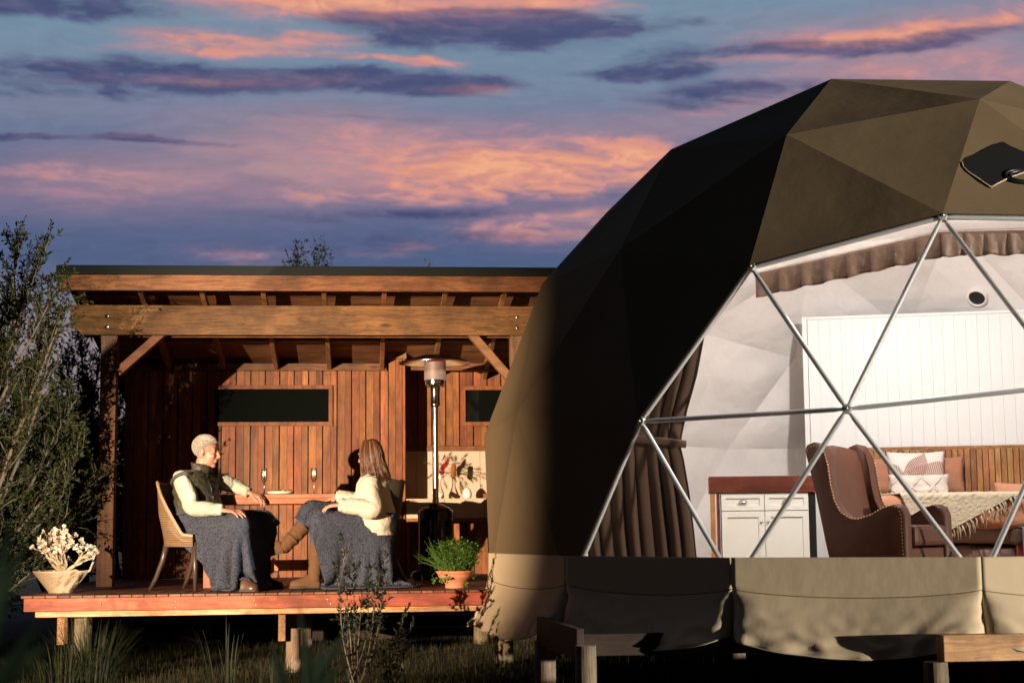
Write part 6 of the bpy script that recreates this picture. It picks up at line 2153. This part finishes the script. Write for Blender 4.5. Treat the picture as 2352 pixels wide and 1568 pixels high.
# darker conifer-like trees behind the cabin corner
lim3 = [(W(185, 770, 18.5), (0, 0, .1), .05), (W(150, 830, 18.5), (0, 0, .1), .04), (W(225, 850, 18.6), (0, 0, .1), .04), (W(260, 820, 18.8), (0, 0, .1), .04), (W(120, 880, 18.4), (0, 0, 0), .04), (W(200, 900, 18.4), (0, 0, .1), .04), (W(280, 920, 18.8), (0, 0, 0), .04),
        (W(170, 990, 18.3), (0, 0, 0), .04), (W(110, 1000, 18.2), (0, 0, 0), .04), (W(240, 1010, 18.5), (0, 0, 0), .04), (W(290, 1060, 18.8), (0, 0, 0), .04)]
feathery('dark_tree', 'dark upright tree behind the left end of the cabin', 'tree', np.array([W(190, 1300, 18.5)[0], 18.5, GZ]), lim3, M['darktree'], 5, 420, 22, .062, .34, twl=.55, upb=.7)
for sd, xs, Y, lab in ((11, -60, 20, 'wide dark bush filling the gap at the far left edge'), (12, 130, 21, 'dark bush low behind the jade plant and post'), (13, 300, 22, 'dark bush seen between the post and cabin wall')):
    b = np.array([W(xs, 1300, Y)[0], Y, GZ])
    l4 = [(W(xs + dx, y_, Y + dy), (0, 0, 0), .04) for dx, y_, dy in ((-80, 1010, 0), (-20, 960, .3), (50, 990, -.2), (100, 1050, 0), (-120, 1080, .1), (0, 1060, -.6), (60, 1120, -.5), (-60, 1140, -.5), (120, 1160, 0), (-130, 1180, 0), (0, 1200, -.6))]
    feathery('dark_bush', lab, 'bush', b, l4, M['darktree'], sd, 330, 20, .085, .5, twl=.6, upb=.3, lw=.22)
# distant tree tops over the roof
def treetop(xd, yd, Y, wpx, seed, lab, n):
    b = np.array([W(xd, 1300, Y)[0], Y, GZ]); l5 = []
    for k in range(7):
        l5.append((W(xd + (k - 3) * wpx / 6, yd + 8 * abs(k - 3) ** 1.2 + (k % 2) * 6, Y), (0, 0, .2), .05))
    feathery('far_tree', lab, 'tree', b, l5, M['darktree'], seed, n, 16, .085, .35, twl=.75, upb=.8)


treetop(706, 592, 27, 100, 31, 'dark treetop showing above the middle of the cabin roof', 130)
b = np.array([W(988, 1300, 27)[0], 27, GZ])
feathery('far_tree', 'thin bare twig tip of a tree above the roof by the dome', 'tree', b, [(W(988, 590, 27), (0, 0, 0), .03), (W(975, 600, 27), (0, 0, 0), .02), (W(1000, 598, 27), (0, 0, 0), .02)], M['darktree'], 32, 16, 3, .06, .3, twl=.5, upb=.8)


# grass sheet under and in front of the deck
def blades(n, fx, hmin, hmax, w, seed, lean=.5):
    r = np.random.default_rng(seed); V = []; k = 0
    P = fx(r, n); H = r.uniform(hmin, hmax, n); a = r.uniform(0, 2 * math.pi, n); ln = r.uniform(0, lean, n)
    d = np.stack([np.cos(a), np.sin(a), np.zeros(n)], 1); s = np.stack([-np.sin(a), np.cos(a), np.zeros(n)], 1) * w
    up = np.array([0, 0, 1.0])
    p0 = P; p1 = P + up * (H * .55)[:, None] + d * (H * ln * .3)[:, None]; p2 = P + up * (H * (1 - ln * .25))[:, None] + d * (H * ln * .9)[:, None]
    V = np.stack([p0 - s, p0 + s, p1 + s * .8, p1 - s * .8, p2], 1)
    mb = MB(); mb.v = V.reshape(-1, 3).tolist()
    for i in range(n):
        b = 5 * i; mb.f.append((b, b + 1, b + 2, b + 3)); mb.f.append((b + 3, b + 2, b + 4))
    return mb


def lawn(r, n):
    x = r.uniform(-3.6, 7.5, n); y = 11.2 + (16.5 - 11.2) * r.uniform(0, 1, n) ** 1.6
    return np.stack([x, y, [ground_h(a, b) - .01 for a, b in zip(x, y)]], 1)


g_ = blades(42000, lawn, .03, .11, .0028, 51, .9).build('grass', M['grass']); tag(g_, kind='stuff')


def seedheads(r, n):
    x = r.uniform(-3, 3.5, n); y = r.uniform(11.6, 13.0, n)
    return np.stack([x, y, [ground_h(a, b) for a, b in zip(x, y)]], 1)


g_ = blades(350, seedheads, .12, .26, .0016, 52, .8).build('tall_grass', M['grass']); tag(g_, kind='stuff')


def tussock(c, n, hmin, hmax, w, seed, lab, lean=.9, R0=.10):
    t = thing('grass_tussock', tuple(c), lab, 'grass clump', 'grass clumps below the deck')
    r = np.random.default_rng(seed); mb = MB()
    for k in range(n):
        a = r.uniform(0, 2 * math.pi); q = R0 * math.sqrt(r.uniform(0, 1)); H = r.uniform(hmin, hmax); ln = r.uniform(.1, lean)
        d = np.array([math.cos(a), math.sin(a), 0]); s = np.array([-math.sin(a), math.cos(a), 0])
        p = np.array(c) + d * q; L = []
        for i in range(6):
            u = i / 5; L.append(p + np.array([0, 0, 1]) * H * (u - .45 * ln * u * u) + d * H * ln * .75 * u ** 1.7)
        rows = [(L[i] - s * w * (1 - (i / 5) ** 2 * .9), L[i] + s * w * (1 - (i / 5) ** 2 * .9)) for i in range(6)]
        pts = [q_ for rw_ in rows for q_ in rw_]
        mb.add(pts, [(2 * i, 2 * i + 1, 2 * i + 3, 2 * i + 2) for i in range(5)])
    o = mb.build('blades', M['tuss'], t); o['kind'] = 'stuff'
    return t


def gz(x, y): return np.array([x, y, ground_h(x, y) - .01])


tussock(gz(W(205, 1500, 12.2)[0], 12.2), 330, .25, .62, .0042, 61, 'big bushy grass tussock in front of the left deck stump', R0=.22)
tussock(gz(W(140, 1500, 12.0)[0], 12.0), 140, .2, .45, .004, 62, 'low grass tussock at the bottom left corner', R0=.25)
tussock(gz(W(520, 1560, 11.6)[0], 11.6), 16, .35, .62, .0062, 63, 'few upright green grass blades below the seated man', lean=.5, R0=.16)
tussock(gz(W(640, 1560, 11.9)[0], 11.9), 60, .12, .3, .004, 64, 'short grass clump beside the middle deck stump', R0=.25)

# dark leafy shrub in front of the woman
def shrub(base, tips, seed, lab, lsz=.055):
    r = np.random.default_rng(seed); t = thing('leafy_shrub', tuple(base), lab, 'shrub'); st = MB(); lf = MB()
    for tip, bend in tips:
        C = bez([base + r.normal(0, .02, 3) * (1, 1, 0), base + (tip - base) * .4 + np.array(bend), base + (tip - base) * .75 + np.array(bend) * .5, tip], 16)
        st.tube(C, [.005 * (1 - .8 * i / 15) + .0008 for i in range(16)], 5)
        for i in range(3, 16):
            for _ in range(4):
                p = C[i] + (C[i - 1] - C[i]) * r.uniform(0, 1); d0 = nn(C[i] - C[i - 1])
                d = nn(d0 * .8 + r.normal(0, .5, 3) + np.array([0, 0, .2]))
                leaf(lf, p, d, r.normal(0, 1, 3), lsz * r.uniform(.6, 1.2), lsz * .17, .1)
            if i > 5 and i % 2 == 0:
                d = nn(nn(C[i] - C[i - 1]) * .8 + r.normal(0, .5, 3)); L = r.uniform(.06, .16); e = C[i] + d * L
                st.tube([C[i], e], [.002, .0008], 3)
                for q in range(9):
                    u = r.uniform(.2, 1); leaf(lf, C[i] + (e - C[i]) * u, nn(d + r.normal(0, .5, 3)), r.normal(0, 1, 3), lsz * r.uniform(.6, 1.1), lsz * .17, .1)
    st.build('stems', M['twig'], t); lf.build('leaves', M['shrubleaf'], t)['kind'] = 'stuff'


SY = 11.3
sbs = gz(W(815, 1600, SY)[0], SY)
shrub(sbs, [(W(785, 1235, SY), (0, 0, 0)), (W(775, 1300, SY - .05), (-.03, 0, 0)), (W(812, 1300, SY + .05), (0, 0, 0)), (W(850, 1300, SY), (.03, 0, 0)), (W(885, 1275, SY), (.06, 0, -.02)), (W(865, 1330, SY - .05), (.04, 0, 0)), (W(830, 1380, SY), (0, 0, 0)), (W(800, 1420, SY), (-.03, 0, 0)), (W(880, 1350, SY), (.05, 0, 0))], 71, 'slim dark leafy shrub rising in front of the woman and deck edge')
sb2 = gz(W(895, 1600, SY - .1)[0], SY - .1)
shrub(sb2, [(W(925, 1415, SY - .1), (0, 0, 0)), (W(900, 1470, SY - .1), (0, 0, 0)), (W(880, 1500, SY - .1), (0, 0, 0)), (W(935, 1460, SY - .1), (.02, 0, 0))], 72, 'short dark leafy shrub standing below the deck edge joist', .052)

# blurred strap-leaved plants close to the camera
def straps(base, tips, w, lab, seed):
    t = thing('strap_leaf_plant', tuple(base), lab, 'plant'); r = np.random.default_rng(seed)
    for tip, sag in tips:
        b = np.array(base) + r.normal(0, .015, 3) * (1, 1, 0); tip = np.array(tip)
        C = bez([b, b + (tip - b) * .5 + np.array([0, 0, sag]), tip], 12)
        s = nn(np.cross(tip - b, np.array(CF))); rows = []
        for i, c in enumerate(C):
            ww = w * (1 - (i / 11) ** 2.2) * (.6 + .4 * min(1, i / 3)); n_ = np.array(CF) * -ww * .35
            rows += [c - s * ww, c + n_ * -1, c + s * ww]
        mb = MB(); mb.add(rows, [f for i in range(11) for f in ((3 * i, 3 * i + 1, 3 * i + 4, 3 * i + 3), (3 * i + 1, 3 * i + 2, 3 * i + 5, 3 * i + 4))])
        mb.build('leaf', M['strap'], t, smooth=True)


FY_ = 2.3
straps(W(-120, 1720, FY_), [(W(60, 1240, FY_), .02), (W(120, 1470, FY_), .02), (W(30, 1190, FY_ + .1), .0), (W(95, 1420, FY_ - .1), .0)], .017, 'blurred dark strap leaves at the lower left corner', 81)
FY2 = 3.2
straps(W(690, 1740, FY2), [(W(688, 1378, FY2), .0), (W(625, 1475, FY2), .03), (W(802, 1437, FY2), .03), (W(745, 1450, FY2), .0), (W(700, 1425, FY2), .0), (W(790, 1520, FY2), .03), (W(640, 1540, FY2), .02), (W(720, 1500, FY2), 0)], .015, 'blurred dark strap leaves at the bottom centre', 82)
